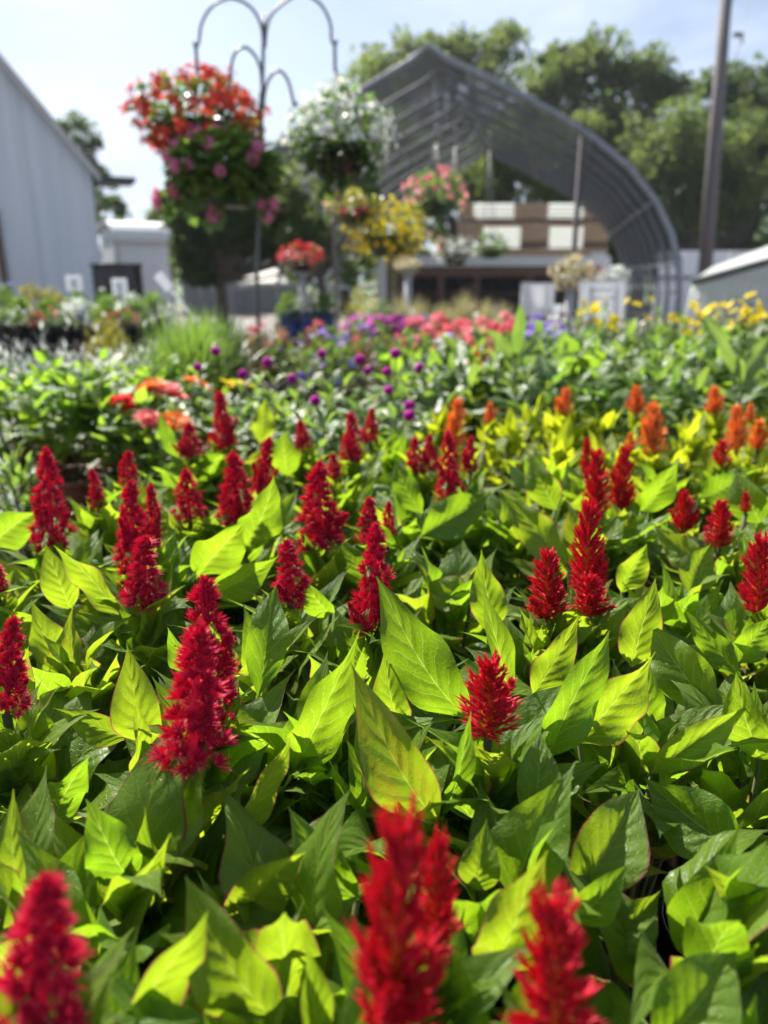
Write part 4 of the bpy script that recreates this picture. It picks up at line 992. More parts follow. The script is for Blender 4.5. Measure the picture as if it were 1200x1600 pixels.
for (lab, px, py) in OFILL:
    c = atZ(px, py, .94); JOBS.append(['ofill', lab, (c.x, c.y), []])
redj = [j for j in JOBS if j[0] in ('red', 'fill')]
for h in HERO:
    best = min(redj, key=lambda j: (j[2][0]-h['b'].x)**2+(j[2][1]-h['b'].y)**2); best.append(h)
for i, j in enumerate(JOBS):
    kind, lab, root, placed = j[:4]
    if kind in ('red', 'fill'):
        celosia('celosia_plant', lab, root, placed, 'red', 'celosia', 500+i, 'red plumed celosias on the front bench', 30 if kind == 'fill' else 24, 12, .945, j[4:])
    else:
        celosia('celosia_plant', lab, root, placed, 'orange', 'lime', 500+i, 'orange plumed lime-leaved celosias', 34, 12, .97, (), (.07, .115))
# ================================================================== OTHER PLANTS
def zat(py, Y, px=600): return atY(px, py, Y).z
def leafy(name, label, cat, group, x, y, zb, pr, ph, pm, ztop, key, nst, spread, L, seed, mat, flower=None, nfl=0, fs=.02, low=22, flz=.01, pairs=(3, 5), stalk='stem', fname='flower', el=(5, 40), fpos=None):
    """upright stems with opposite leaves, each leaf an object; flowers on top"""
    r = random.Random(seed); t = thing(name, label, cat, (x, y, zb), group); pot(t, pr, ph, pm)
    h = ztop-zb; st = MB(); lo = MB(); lo.uv = []; tops = []
    for s in range(nst):
        a = s*GA+r.uniform(0, .7); rad = spread*math.sqrt((s+.3)/nst); hh = h*r.uniform(.82, 1.0)
        tip = Vector((math.cos(a)*rad, math.sin(a)*rad, hh-.01)); b0 = Vector((math.cos(a)*rad*.25, math.sin(a)*rad*.25, ph-.02))
        st.tube([b0, b0.lerp(tip, .5)+Vector((0, 0, .01)), tip], [.003, .0027, .002], 5); tops.append(tip)
        n = r.randint(*pairs)
        for k in range(n):
            u = 1-k/(n+.5); p = b0.lerp(tip, .28+.72*u); a2 = r.uniform(0, 3.14)+k*1.571
            for sgn in (0, math.pi):
                e = R(r.uniform(*el)+(28*u if k == 0 else 0)); l = L*(.62 if k == 0 else 1)*r.uniform(.8, 1.15); y2 = sph(a2+sgn, e)
                inst('leaf', r.choice(LS[key]), t, mat=frame(p, y2, Vector((0, 0, 1)), l, l, l))
    for i in range(low):
        az = i*GA; q = Vector((math.cos(az), math.sin(az), 0))*r.uniform(.1, 1)*spread*.7+Vector((0, 0, ph+r.uniform(0, (h-ph)*.55)))
        add_leaf(lo, q, sph(az, R(r.uniform(-15, 30))), Vector((0, 0, 1)), L*r.uniform(.7, 1), L*.4)
    if flower:
        fp = fpos or [(tops[i % len(tops)].x+r.uniform(-.02, .02), tops[i % len(tops)].y+r.uniform(-.02, .02), h+flz*r.uniform(.2, 1.2)) for i in range(nfl)]
        for (fx, fy, fz) in fp:
            k = fs*r.uniform(.85, 1.15); base = min(tops, key=lambda q: (q.x-fx)**2+(q.y-fy)**2)
            st.tube([base-Vector((0, 0, .03)), (fx, fy, fz)], [.0022, .0018], 5)
            inst(fname, FL[flower] if isinstance(flower, str) else FL[r.choice(flower)], t, (fx, fy, fz), (r.uniform(-.35, .35), r.uniform(-.5, .1), r.uniform(0, 6)), (k, k, k))
    if low: lo.build('lower_foliage', M[mat], t, True, kind='stuff')
    st.build('stem', M['stem'], t, True); return t
def dome(name, label, cat, group, x, y, zb, pr, ph, pm, ztop, rad, mat, nleaf, L, seed, flower=None, nfl=0, fs=.02, wr=.45, up=.2, flat=1.0, side=True, fname='flower', el0=-10):
    """bushy mound of many small leaves in a pot, flowers over it"""
    r = random.Random(seed); t = thing(name, label, cat, (x, y, zb), group); pot(t, pr, ph, pm)
    h = ztop-zb-ph*.85; lo = MB(); lo.uv = []; st = MB()
    for i in range(6):
        a = i*GA; st.tube([(0, 0, ph-.02), (math.cos(a)*rad*.3, math.sin(a)*rad*.3, ph+h*.4), (math.cos(a)*rad*.6, math.sin(a)*rad*.6, ph+h*.75)], [.003, .0025, .0015], 4)
    lump = [(r.uniform(0, 6.28), r.uniform(.1, 1), r.uniform(.12, .3)) for _ in range(5)]
    for i in range(nleaf):
        az = i*GA+r.uniform(-.4, .4); e = math.asin(r.random()) if side else R(r.uniform(20, 90)); k = r.uniform(.45, 1.0)**.6
        kk = 1+sum(a*math.cos(az-b0) for b0, _, a in lump[:2])*.5
        d = sph(az, e); p = Vector((d.x*rad*k*kk, d.y*rad*k*kk, ph*.85+d.z*h*k*(.85+.25*r.random())))
        y2 = (Vector((d.x, d.y, d.z*flat))+rvec(r)*.55+Vector((0, 0, up))).normalized(); l = L*r.uniform(.7, 1.2)
        add_leaf(lo, p-y2*l*.5, y2, Vector((0, 0, 1))+rvec(r)*.4, l, l*wr)
    lo.build('foliage', M[mat], t, True, kind='stuff'); st.build('stem', M['stem'], t, True)
    for i in range(nfl):
        az = i*GA+r.uniform(-.5, .5); e = R(r.uniform(el0 if not side else max(el0, 5), 88)); d = sph(az, e); k = fs*r.uniform(.8, 1.2)
        p = Vector((d.x*rad*.98, d.y*rad*.98, ph*.85+d.z*h*1.03+.006)); n = (d+Vector((0, 0, .4))+rvec(r)*.4).normalized()
        q = Matrix.Translation(p) @ n.to_track_quat('Z', 'Y').to_matrix().to_4x4() @ Matrix.Rotation(r.uniform(0, 6), 4, 'Z')
        inst(fname, FL[flower] if isinstance(flower, str) else FL[r.choice(flower)], t, mat=q @ Matrix.Diagonal((k, k, k, 1)))
    return t
def grass(name, label, cat, group, x, y, zb, pr, ph, pm, H, rad, mat, n, seed, w=.006):
    r = random.Random(seed); t = thing(name, label, cat, (x, y, zb), group); pot(t, pr, ph, pm)
    b = MB(); b.uv = []
    for i in range(n):
        az = r.uniform(0, 6.28); l = H*r.uniform(.6, 1.1); lean = r.uniform(.05, 1)*rad; d = Vector((math.cos(az), math.sin(az), 0)); s = d.cross(Vector((0, 0, 1)))
        p0 = d*r.uniform(0, pr*.7)+Vector((0, 0, ph-.02)); k = len(b.v); droop = r.uniform(.1, .55)*lean/rad
        for j in range(6):
            u = j/5; ww = w*(1-u**1.6)+.0006; q = p0+d*lean*u**1.7+Vector((0, 0, l*(u-droop*u**3)))
            b.v += [tuple(q-s*ww), tuple(q+s*ww)]; b.uv += [(0.2, u), (.8, u)]
            if j: b.f.append((k+2*j-2, k+2*j-1, k+2*j+1, k+2*j)); b.m.append(0)
    b.build('foliage', M[mat], t, True, kind='stuff'); return t

# ---- leafy plants in brown and black pots (left, behind the gap)
B2 = ZB
for i, (px, Y, pt, pm, lab) in enumerate([
  (20, 1.95, 560, 'brown_pot', 'leafy green plant in a brown pot behind the silvery plant'), (95, 1.85, 556, 'brown_pot', 'tall leafy green plant in the most exposed brown pot'),
  (168, 1.92, 560, 'brown_pot', 'leafy green plant in brown pot beside the wide black pot'), (205, 1.78, 600, 'black_pot', 'leafy plant in the wide black pot before the dark gap'),
  (60, 2.25, 545, 'brown_pot', 'leafy plant half hidden in front of the silver row'), (135, 2.3, 540, 'brown_pot', 'leafy plant with top leaves against the golden bush'),
  (215, 2.2, 548, 'black_pot', 'leafy plant with pale top leaves below the tall grasses'), (265, 2.3, 560, 'black_pot', 'outermost leafy plant, low, beside the orange zinnias'),
  (-50, 2.05, 560, 'brown_pot', 'leafy plant cut by the picture edge above the silvery plant')]):
    X = atY(px, 600, Y).x; zt = zat(pt, Y, px)-.035
    leafy('zinnia_plant', lab, 'plant', 'leafy plants in brown and black pots', X, Y, B2, .095, .15, pm, zt, 'zinnia', 6, .095, .105, 900+i, 'green', low=30, pairs=(3, 5))
# ---- zinnias in bloom
for i, (px, Y, pt, fl, fp, lab) in enumerate([
  (192, 1.75, 640, 'zinnia_red', [(190, 630), (205, 640)], 'zinnia with one large deep red bloom before the leafy plants'),
  (232, 1.68, 662, 'zinnia_coral', [(232, 655), (246, 665)], 'zinnia with flat rosy red bloom lowest of its group'),
  (258, 1.86, 622, ('zinnia_orange', 'zinnia_coral', 'zinnia_red'), [(262, 612), (240, 604), (278, 622), (228, 612)], 'zinnia with mixed orange and rose blooms in the middle of the group'),
  (305, 2.02, 606, 'zinnia_orange', [(300, 598), (316, 604)], 'zinnia with two clear orange blooms beneath the globe amaranth'),
  (368, 2.05, 608, 'daisy', [(352, 598), (370, 600), (386, 603), (362, 606)], 'plant with lemon yellow blooms beneath the tallest globe amaranth'),
  (282, 1.6, 668, 'zinnia_orange', [(272, 660)], 'zinnia with single small orange bloom behind a red celosia')]):
    X = atY(px, 640, Y).x; zt = zat(pt, Y, px); q = []
    for (fx, fy) in fp: w3 = atY(fx, fy, Y-.01); q.append((w3.x-X, w3.y-Y, w3.z-ZB))
    leafy('zinnia_plant', lab, 'plant', 'zinnias in bloom', X, Y, ZB, .05, .10, 'black_pot', zt-.01, 'zinnia', 5, .055, .065, 930+i, 'green', fl, len(q), .032 if i != 4 else .022, low=16, fpos=q, pairs=(2, 3))
# ---- silvery plants
for i, (px, Y, pt, lab) in enumerate([(22, 1.36, 690, 'silvery grey small-leaved plant at the picture edge above the tall solitary plume'), (-30, 1.5, 690, 'silvery grey plant cut by the picture edge below the brown pots')]):
    X = atY(px, 700, Y).x
    dome('silver_plant', lab, 'plant', 'silvery plants by the gap', X, Y, ZB, .05, .10, 'black_pot', zat(pt, Y, px), .07, 'silver' if i else 'grey_green', 260, .03, 950+i, up=.6)
for i in range(7):
    px = -20+i*42; Y = 2.95+.12*(i % 2); X = atY(px, 540, Y).x
    dome('silver_plant', 'silver-white dusty plant in the row behind the leafy plants, %s from the picture edge' % ORD[i], 'plant', 'row of silver-white plants', X, Y, .5, .055, .10, 'black_pot', zat(513+3*(i % 3), Y, px), .09, 'silver', 260, .045, 960+i, wr=.3, up=.5)
# ---- golden bush
for (px, Y, pt, rr, lab) in [(165, 3.55, 492, .15, 'golden yellow feathery bush in front of the dark bench')]:
    dome('golden_bush', lab, 'shrub', None, atY(px, 500, Y).x, Y, .5, .1, .16, 'black_pot', zat(pt, Y, px), rr, 'yellow_green', 2400, .030, 980, wr=.3, up=.6)
# ---- globe amaranths
GB = [((300, 309), 1.95, [(309, 574), (337, 549)], 'globe amaranth with tallest magenta ball over the yellow blooms'), ((418, 0), 2.0, [(418, 566), (380, 585)], 'globe amaranth with single magenta ball before the dark foliage'),
 ((503, 0), 2.0, [(503, 553)], 'globe amaranth with magenta ball held above a pair of drooping leaves'), ((560, 0), 1.9, [(562, 562), (457, 592), (574, 580)], 'globe amaranth with three small magenta balls of different heights'),
 ((607, 0), 1.85, [(605, 581), (618, 553)], 'globe amaranth with plump magenta ball beside bright leaf rims'), ((493, 0), 1.6, [(493, 626)], 'globe amaranth with low magenta ball just behind the dark celosia pair'),
 ((650, 0), 1.75, [(640, 634), (607, 610)], 'globe amaranth with two faint balls next to the orange celosias'), ((430, 0), 1.65, [], 'globe amaranth in leaf only behind the tall celosia leaf'),
 ((560, 0), 1.62, [(640, 650)], 'globe amaranth with one low ball and spreading grey-green leaves'), ((380, 0), 1.78, [], 'globe amaranth in leaf only beneath the lemon yellow blooms'),
 ((660, 0), 2.05, [(655, 575)], 'globe amaranth with pinkish ball in front of the lilac flowers'), ((450, 0), 1.82, [], 'globe amaranth in leaf only between the single and the held-up ball'), ((540, 0), 1.75, [], 'globe amaranth in leaf only behind the low ball')]
for i, (pp, Y, fp, lab) in enumerate(GB):
    px = pp[1] or pp[0]; X = atY(px, 600, Y).x; zc_ = zat(592, 2.0) if Y > 1.85 else .965; q = []
    for (fx, fy) in fp: w3 = atY(fx, fy, Y); q.append((w3.x-X, 0, w3.z-ZB))
    leafy('globe_amaranth', lab, 'plant', 'globe amaranths behind the red celosias', X, Y, ZB, .055, .10, 'black_pot', zc_, 'amaranth', 7, .09, .10, 1000+i, 'grey_green', 'globe' if q else None, len(q), .0138, low=20, fpos=q, pairs=(3, 4), fname='flower_head', el=(-12, 30))
# ---- large green leaves, right middle
k = 0
BG = [(640, 2.35, 560), (700, 2.25, 556), (760, 2.2, 552), (825, 2.3, 545), (890, 2.2, 548), (955, 2.25, 545), (1020, 2.2, 552), (1085, 2.25, 550), (1150, 2.2, 556), (1210, 2.25, 556),
      (660, 2.75, 535), (735, 2.7, 530), (800, 2.75, 528), (870, 2.7, 526), (940, 2.75, 524), (1010, 2.7, 528), (1080, 2.75, 526), (1150, 2.7, 530), (1215, 2.7, 530), (850, 1.98, 575), (930, 1.95, 580), (1060, 1.95, 580), (1190, 1.95, 585)]
WH = ['beside the last globe amaranth', 'behind the lone orange plume', 'below the single sword-like leaf', 'left of the yellow daisies', 'behind the blunt orange plume', 'below the first daisy', 'behind the longest orange plume', 'under the daisies', 'beside the leaning leaf spray', 'cut by the picture edge']
for i, (px, Y, pt) in enumerate(BG):
    X = atY(px, 560, Y).x
    if i < 10: lab = 'dark glossy broad-leaved plant '+WH[i]
    elif i < 19: lab = 'broad-leaved plant in the back row before the bedding flowers, %s from the amaranths' % ORD[i-10]
    else: lab = 'low broad-leaved plant just behind the lime celosias, %s counting from the lone plume' % ORD[i-19]
    leafy('broadleaf_plant', lab, 'plant', 'dark broad-leaved plants behind the orange celosias', X, Y, ZB, .065, .12, 'black_pot', zat(pt, Y, px), 'amaranth' if i % 4 else 'zinnia', 6, .10, .135, 1100+i, 'grey_green', low=18, pairs=(2, 3), el=(-5, 45))
# sword-leaved seedlings that stand above the rest
for (bx, by, Y, tips, lab) in [(806, 560, 2.1, [(812, 474, 25), (800, 520, 26), (760, 515, 22), (838, 530, 20)], 'plant with one tall upright sword-like leaf above the coral flowers'),
                               (1160, 600, 1.9, [(1098, 490, 26), (1205, 520, 30), (1150, 560, 26), (1205, 580, 26)], 'plant with leaning spray of long dark leaves near the picture edge')]:
    b = atY(bx, by, Y); t = thing('sword_leaf_plant', lab, 'plant', (b.x, Y, ZB), 'tall sword-leaved plants'); pot(t, .06, .12, 'black_pot'); st = MB(); st.tube([(0, 0, .1), (0, 0, b.z-ZB)], [.006, .004], 6)
    for i, (tx, ty, w) in enumerate(tips):
        tp = atY(tx, ty, Y+(.03 if i % 2 else -.03)); d = tp-b; L = d.length; W = w/FPX*Y; n = Vector((.3*(-1)**i, -1, .25))
        inst('leaf', LS['sword'][i % 4], t, mat=frame(b-Vector((b.x, Y, ZB)), d, n, W/.26, L, L))
    st.build('stem', M['stem'], t, True)
# ---- yellow daisies
DS = [(905, 2.95, 486, [(912, 476), (930, 479), (931, 504)]), (985, 3.05, 492, [(980, 471), (1016, 468), (960, 500)]), (1060, 3.0, 490, [(1082, 478), (1050, 497), (1075, 502)]), (1120, 3.05, 484, [(1115, 480), (1122, 493), (1105, 490), (1142, 477), (1073, 520)]),
      (1175, 2.95, 486, [(1172, 463), (1185, 477), (1168, 486), (1190, 494), (1160, 497), (1178, 500)]), (1225, 3.0, 484, [(1215, 480), (1200, 500)]), (940, 3.3, 490, []), (1030, 3.35, 490, []), (1110, 3.35, 486, []), (1180, 3.3, 484, [(1145, 488), (1130, 478)])]
for i, (px, Y, pt, fp) in enumerate(DS):
    X = atY(px, 490, Y).x; q = []
    for (fx, fy) in fp: w3 = atY(fx, fy, Y-.06); q.append(w3-Vector((X, Y, ZB)))
    lab = ['with three blooms in front of the handwritten sign', 'with blooms near the hoop house foot', 'with low blooms before the plastic greenhouse', 'with the densest cluster of blooms', 'with high blooms against the greenhouse film', 'cut by the picture edge', 'in bud behind the handwritten sign blooms', 'in bud between the cluster and the sign', 'in bud under the greenhouse corner', 'with blooms along the greenhouse base'][i]
    t = dome('daisy_plant', 'yellow daisy plant '+lab, 'plant', 'yellow daisies before the greenhouse', X, Y, ZB, .065, .12, 'black_pot', zat(pt, Y, px), .125, 'far_green', 520, .04, 1200+i, up=.5)
    st = MB(); r = random.Random(i)
    q += [p+Vector((r.uniform(-.09, .09), r.uniform(-.05, .1), r.uniform(-.05, .012))) for p in q]
    for p in q:
        st.tube([(p.x*.6, p.y*.5, p.z-.10), p], [.002, .0015], 4); kk = r.uniform(.018, .025)
        inst('flower', FL['daisy'], t, tuple(p), (r.uniform(.4, 1.1), r.uniform(-.4, .4), r.uniform(0, 6)), (kk, kk, kk))
    if q: st.build('flower_stalk', M['stem'], t, True)
# ---- back beds of bedding flowers
def bed(name, desc, where, cat, grp, pts, mat, fl, nfl, fs, rad=.11, nleaf=320, L=.04, zb=ZB, seed=0, pm='black_pot', up=.3, wr=.45):
    for i, (px, Y, pt) in enumerate(pts):
        X = atY(px, pt, Y).x
        dome(name, '%s, %s %s' % (desc, ORD[i], where), cat, grp, X, Y, zb, .06, .11, pm, zat(pt, Y, px), rad, mat, nleaf, L, 1300+seed*40+i, fl, nfl, fs, up=up, wr=wr)
bed('verbena_plant', 'lilac flowered low plant', 'counting away from the dark grasses', 'plant', 'lilac flowers behind the amaranths', [(462, 3.45, 528), (500, 3.6, 520), (535, 3.5, 527), (556, 3.9, 494), (700, 3.4, 528)], 'far_green', ('petunia_lilac', 'petunia_lilac', 'petunia_violet'), 12, .02, seed=1)
bed('coleus_plant', 'bronze-red leaved bedding plant', 'counting from the tall grasses', 'plant', 'bronze leaved plants beyond the amaranths', [(395, 3.4, 520), (440, 3.8, 508), (490, 4.0, 506), (560, 3.6, 522), (610, 3.5, 526), (400, 4.2, 500)], 'bronze', ('cluster_coral',), 4, .022, seed=2, nleaf=420)
bed('petunia_plant', 'magenta petunia', 'in the row leading from lilac to coral flowers', 'plant', 'magenta petunias', [(560, 4.6, 499), (590, 4.6, 498), (620, 4.6, 499), (648, 4.5, 500)], 'far_green', 'petunia_purple', 34, .03, .15, seed=3)
bed('geranium_plant', 'coral red bedding geranium', 'in the row from the magenta petunias towards the violet ones', 'plant', 'coral bedding geraniums', [(650, 4.2, 506), (685, 4.3, 500), (720, 4.1, 508), (755, 4.2, 505), (790, 4.0, 515), (668, 3.8, 520), (735, 3.7, 525), (790, 4.7, 498)], 'far_green', ('cluster_coral', 'cluster_salmon', 'cluster_coral', 'cluster_salmon', 'cluster_red'), 13, .038, .13, seed=4)
bed('petunia_plant', 'deep violet petunia', 'below the blank white sign, counting from the coral geraniums', 'plant', 'violet petunias', [(838, 3.7, 512), (866, 3.8, 508), (884, 3.6, 520), (836, 4.3, 500)], 'far_green', 'petunia_violet', 22, .026, .11, seed=5)
bed('petunia_plant', 'white flowered bedding plant', 'scattered in the back bed, counting from the lilac flowers', 'plant', 'white bedding flowers', [(665, 4.9, 497), (745, 4.8, 497), (700, 3.5, 530), (862, 4.6, 500), (900, 3.5, 525)], 'silver', 'petunia_white', 8, .026, .10, seed=6)
bed('petunia_plant', 'wine red bedding plant', 'behind the violet petunias', 'plant', 'wine red bedding plants', [(880, 4.9, 496), (910, 5.0, 496)], 'bronze', 'petunia_wine', 16, .026, .12, seed=7)
bed('bedding_plant', 'dark green bushy bedding plant', 'along the far side of the lilac flowers', 'plant', 'dark bushy bedding plants', [(335, 3.5, 528), (365, 3.7, 515), (420, 3.5, 525), (520, 4.4, 505), (600, 4.2, 512), (300, 3.6, 530), (345, 4.1, 500), (630, 3.4, 535), (760, 3.3, 535)], 'deep', None, 0, 0, .14, 420, seed=8)
# blue pots with pale shrubs
for i, (px, lab) in enumerate([(452, 'pale green shrub in a blue pot next to the hook stand'), (478, 'pale green shrub in the middle one of three blue pots'), (508, 'pale green shrub in the blue pot nearest the dark clipped bush')]):
    Y = 5.4; X = atY(px, 490, Y).x; zb = zat(505, Y)
    dome('potted_shrub', lab, 'shrub', 'pale shrubs in blue pots', X, Y, ZB, .07, max(.12, zat(487, Y)-ZB), 'blue_pot', zat(455, Y), .12, 'silver' if i == 1 else 'far_green', 420, .035, 1700+i)
dome('clipped_bush', 'dense yellow-topped clipped bush before the white rail fence', 'shrub', None, atY(565, 480, 5.9).x, 5.9, ZB, .14, .15, 'black_pot', zat(447, 5.9), .22, 'yellow_green', 700, .035, 1710)
dome('clipped_bush', 'dark rounded bush beside the yellow-topped clipped bush', 'shrub', None, atY(598, 480, 5.7).x, 5.7, ZB, .12, .15, 'black_pot', zat(466, 5.7), .16, 'deep', 600, .035, 1711)
for i, px in enumerate((625, 655, 690, 722, 755, 785)):
    Y = 6.1+.3*(i % 2)-.35; grass('tan_grass', 'tan ornamental grass before the sales building, %s from the white post' % ORD[i], 'grass plant', 'tan grasses before the sales building', atY(px, 490, Y).x, Y, ZB, .08, .14, 'black_pot', (zat(452+9*(i % 3), Y)-ZB-.12), .16, 'tan', 260, 1720+i, .004)
# tall green grasses
for i, (px, Y, pt, lab) in enumerate([(262, 2.9, 455, 'tall arching green grass closest to the white plant tag'), (300, 2.75, 448, 'tallest arching green grass in the middle of the clump row'), (345, 3.0, 462, 'tall arching green grass beside the hook stand'), (318, 3.3, 455, 'tall green grass behind the other grasses'), (275, 2.65, 500, 'short green grass before the tall grasses')]):
    grass('fountain_grass', lab, 'grass plant', 'tall grasses by the hook stand', atY(px, 500, Y).x, Y, .5 if px < 300 else ZB, .09, .15, 'black_pot', (zat(pt, Y)-(.5 if px < 300 else ZB)-.15)*.9, .26, 'far_green', 330, 1740+i, .005)
def plant_tag():
    Y = 3.4; a = atY(246, 428, Y); c = atY(266, 452, Y)
    t = thing('plant_tag', 'white plastic plant tag tilted among the tall grasses', 'plant tag', (c.x, Y, c.z-.12))
    b = MB(); n = Vector((a.x-c.x, 0, a.z-c.z)); L = n.length; F = frame((0, 0, .12), n, Vector((0, -1, .2))); b.box((-.022, 0, -.001), (.022, L, .001), 0, F); b.build('tag_face', M['sign_white'], t)
    b = MB(); b.box((-.006, -.22, -.001), (.006, -.001, .001), 0, F); b.build('tag_stake', M['sign_white'], t)
plant_tag()
# ---- plants on the dark bench by the barn
r5 = random.Random(55)
BB = [(10, 5.6, 443, 'far_green', 'petunia_violet', 3), (50, 5.6, 438, 'yellow_green', None, 0), (85, 5.65, 447, 'yellow_green', None, 0), (125, 5.6, 455, 'far_green', None, 0), (165, 5.6, 455, 'far_green', 'petunia_white', 3), (205, 5.55, 458, 'silver', None, 0), (240, 5.6, 455, 'far_green', None, 0)]
BB += [(px, 4.75, 482+(i % 3)*2, ('far_green', 'far_green', 'bronze', 'far_green', 'deep')[i % 5], ('cluster_violet', 'petunia_white', 'cluster_red', 'cluster_coral', None)[i % 5], 4) for i, px in enumerate(range(0, 250, 25))]
BB += [(30, 5.2, 462, 'far_green', None, 0), (75, 5.2, 465, 'deep', None, 0), (120, 5.2, 466, 'silver', None, 0), (165, 5.2, 464, 'far_green', None, 0), (210, 5.2, 466, 'deep', None, 0)]
for i, (px, Y, pt, mat, fl, nf) in enumerate(BB):
    row = 'back row' if i < 7 else ('front row' if i < 17 else 'middle row'); o_ = i if i < 7 else (i-7 if i < 17 else i-17); fr = 7 <= i < 17
    dome('bench_plant', 'potted plant on the dark bench by the barn, %s, %s from the picture edge' % (row, ORD[o_]), 'plant', 'potted plants on the dark bench', atY(px, 480, Y).x, Y, .85, .046 if fr else .085, .105, 'black_pot', zat(pt, Y), .06 if fr else .13, mat, 160 if fr else 380, .03 if fr else .04, 1800+i, fl, nf if fl else 0, .018 if fr else .03)
def placard(px0, px1, py0, py1, Y, label):
    a = atY(px0, py0, Y); c = atY(px1, py1, Y); t = thing('placard', label, 'sign', ((a.x+c.x)/2, Y, ZB), 'small white price placards'); zb0 = .85
    hw = (c.x-a.x)/2; b = MB(); b.box((-hw, -.004, c.z-ZB), (hw, .004, a.z-ZB)); b.build('board', M['sign_white'], t)
    b = MB(); b.box((-.01, .0045, 0), (.01, .015, a.z-ZB-.03)); b.build('stake', M['bench_wood'], t)
    for i in range(3):
        z = c.z-ZB+(a.z-c.z)*(.3+.2*i); b = MB(); b.box((-hw*.6, -.006, z-.004), (hw*(.6-.2*(i % 2)), -.0045, z+.004)); b.build('writing', M['ink'], t)
placard(102, 130, 430, 455, 5.75, 'small white placard before the barn wall')
placard(174, 200, 435, 459, 5.75, 'small white placard in front of the black tub')
def big_sign(x0, x1, y0, y1, Y, label, ext=None, write=False, tilt=0):
    a = atY(x0, y0, Y); c = atY(x1, y1, Y); t = thing('sign_board', label, 'sign', ((a.x+c.x)/2, Y, ZB), 'white sign boards over the bedding plants'); t.rotation_euler = (0, R(tilt), 0)
    hw = (c.x-a.x)/2; zt, zb = a.z-ZB, c.z-ZB
    b = MB(); b.box((-hw, -.005, zb), (hw, .005, zt)); b.build('board', M['sign_white'], t)
    for nm, lo, hi in (('edging', (-hw-.006, -.008, zt+.0005), (hw+.006, .008, zt+.012)), ('edging', (-hw-.012, -.008, zb), (-hw-.0005, .008, zt)), ('edging', (hw+.0005, -.008, zb), (hw+.012, .008, zt))):
        b = MB(); b.box(lo, hi); b.build(nm, M['white_paint'], t)
    for sx in (-.6, .6): b = MB(); b.box((sx*hw-.012, .0055, 0), (sx*hw+.012, .02, zt-.02)); b.build('stake', M['bench_wood'], t)
    if ext:
        e0 = atY(ext[0], ext[2], Y); e1 = atY(ext[1], ext[3], Y); o = (a.x+c.x)/2
        b = MB(); b.box((e0.x-o, .022, e1.z-ZB), (e1.x-o, .03, e0.z-ZB)); b.build('lower_board', M['sign_white'], t)
    if write:
        r = random.Random(12)
        for (v, u0, u1, s) in ((.80, -.62, .42, .030), (.58, -.5, .55, .020), (.40, -.6, .3, .020)):
            b = MB(); pts = []; n = 34
            for i in range(n+1):
                u = u0+(u1-u0)*i/n; pts.append((u*hw, -.0062, zb+(zt-zb)*v+s*.5*math.sin(i*1.9)*r.uniform(.4, 1)))
            b.tube(pts, .0022, 4); b.build('handwriting', M['ink'], t)
big_sign(817, 861, 445, 494, 4.9, 'blank white sign board with a smaller white board at its foot', (855, 880, 476, 496))
big_sign(914, 975, 441, 500, 4.6, 'white sign board with faint handwriting above the yellow daisies', None, True, -1.5)

# ================================================================== HOOK STAND AND HANGING BASKETS
def shepherd():
    Y = 3.6; base = atY(399, 500, Y); bx = base.x
    t = thing('shepherd_hook', 'tall metal shepherd hook stand with four curved arms', 'plant hanger', (bx, Y, 0)); o = Vector((bx, Y, 0))
    def P(px, py, dy=0): return atY(px, py, Y+dy)-o
    b = MB(); b.tube([(0, 0, 0), P(401, 430), P(408, 230), P(412, 60), P(413, 22)], [.010, .010, .009, .008, .005], 10); b.build('pole', M['black_metal'], t, True)
    def sm(p):
        out = []
        for i in range(len(p)-1):
            a, c = Vector(p[i]), Vector(p[i+1]); pa = Vector(p[i-1]) if i else a; pc = Vector(p[i+2]) if i+2 < len(p) else c
            for k in range(4):
                u = k/4; out.append(.5*((2*a)+(-pa+c)*u+(2*pa-5*a+4*c-pc)*u*u+(-pa+3*a-3*c+pc)*u**3))
        return out+[Vector(p[-1])]
    arms = [[(412,75),(408,40),(392,12),(362,-2),(332,10),(315,38),(311,66),(306,74),(303,66)], [(414,75),(420,32),(442,6),(472,-8),(500,6),(516,36),(518,62),(523,70),(527,62)],
            [(410,150),(407,108),(396,84),(381,74),(367,84),(361,108),(360,134),(356,138)], [(411,165),(417,132),(428,114),(439,112),(450,126),(457,152),(460,166),(464,160)]]
    for i, a in enumerate(arms):
        b = MB(); b.tube(sm([P(x, y, (-.04 if i > 1 else 0)*(k/8)) for k, (x, y) in enumerate(a)]), .0065, 8); b.build('arm', M['black_metal'], t, True)
    b = MB(); b.lathe([(.013, -.03), (.014, 0), (.013, .03)], 10, c=tuple(P(410, 158))); b.build('collar', M['black_metal'], t, True)
    b = MB(); b.box((-.1, -.012, .02), (.1, .012, .03)); b.box((-.1, -.012, -.15), (-.085, .012, .0195)); b.box((.085, -.012, -.15), (.1, .012, .0195)); b.build('ground_prongs', M['black_metal'], t)
shepherd()
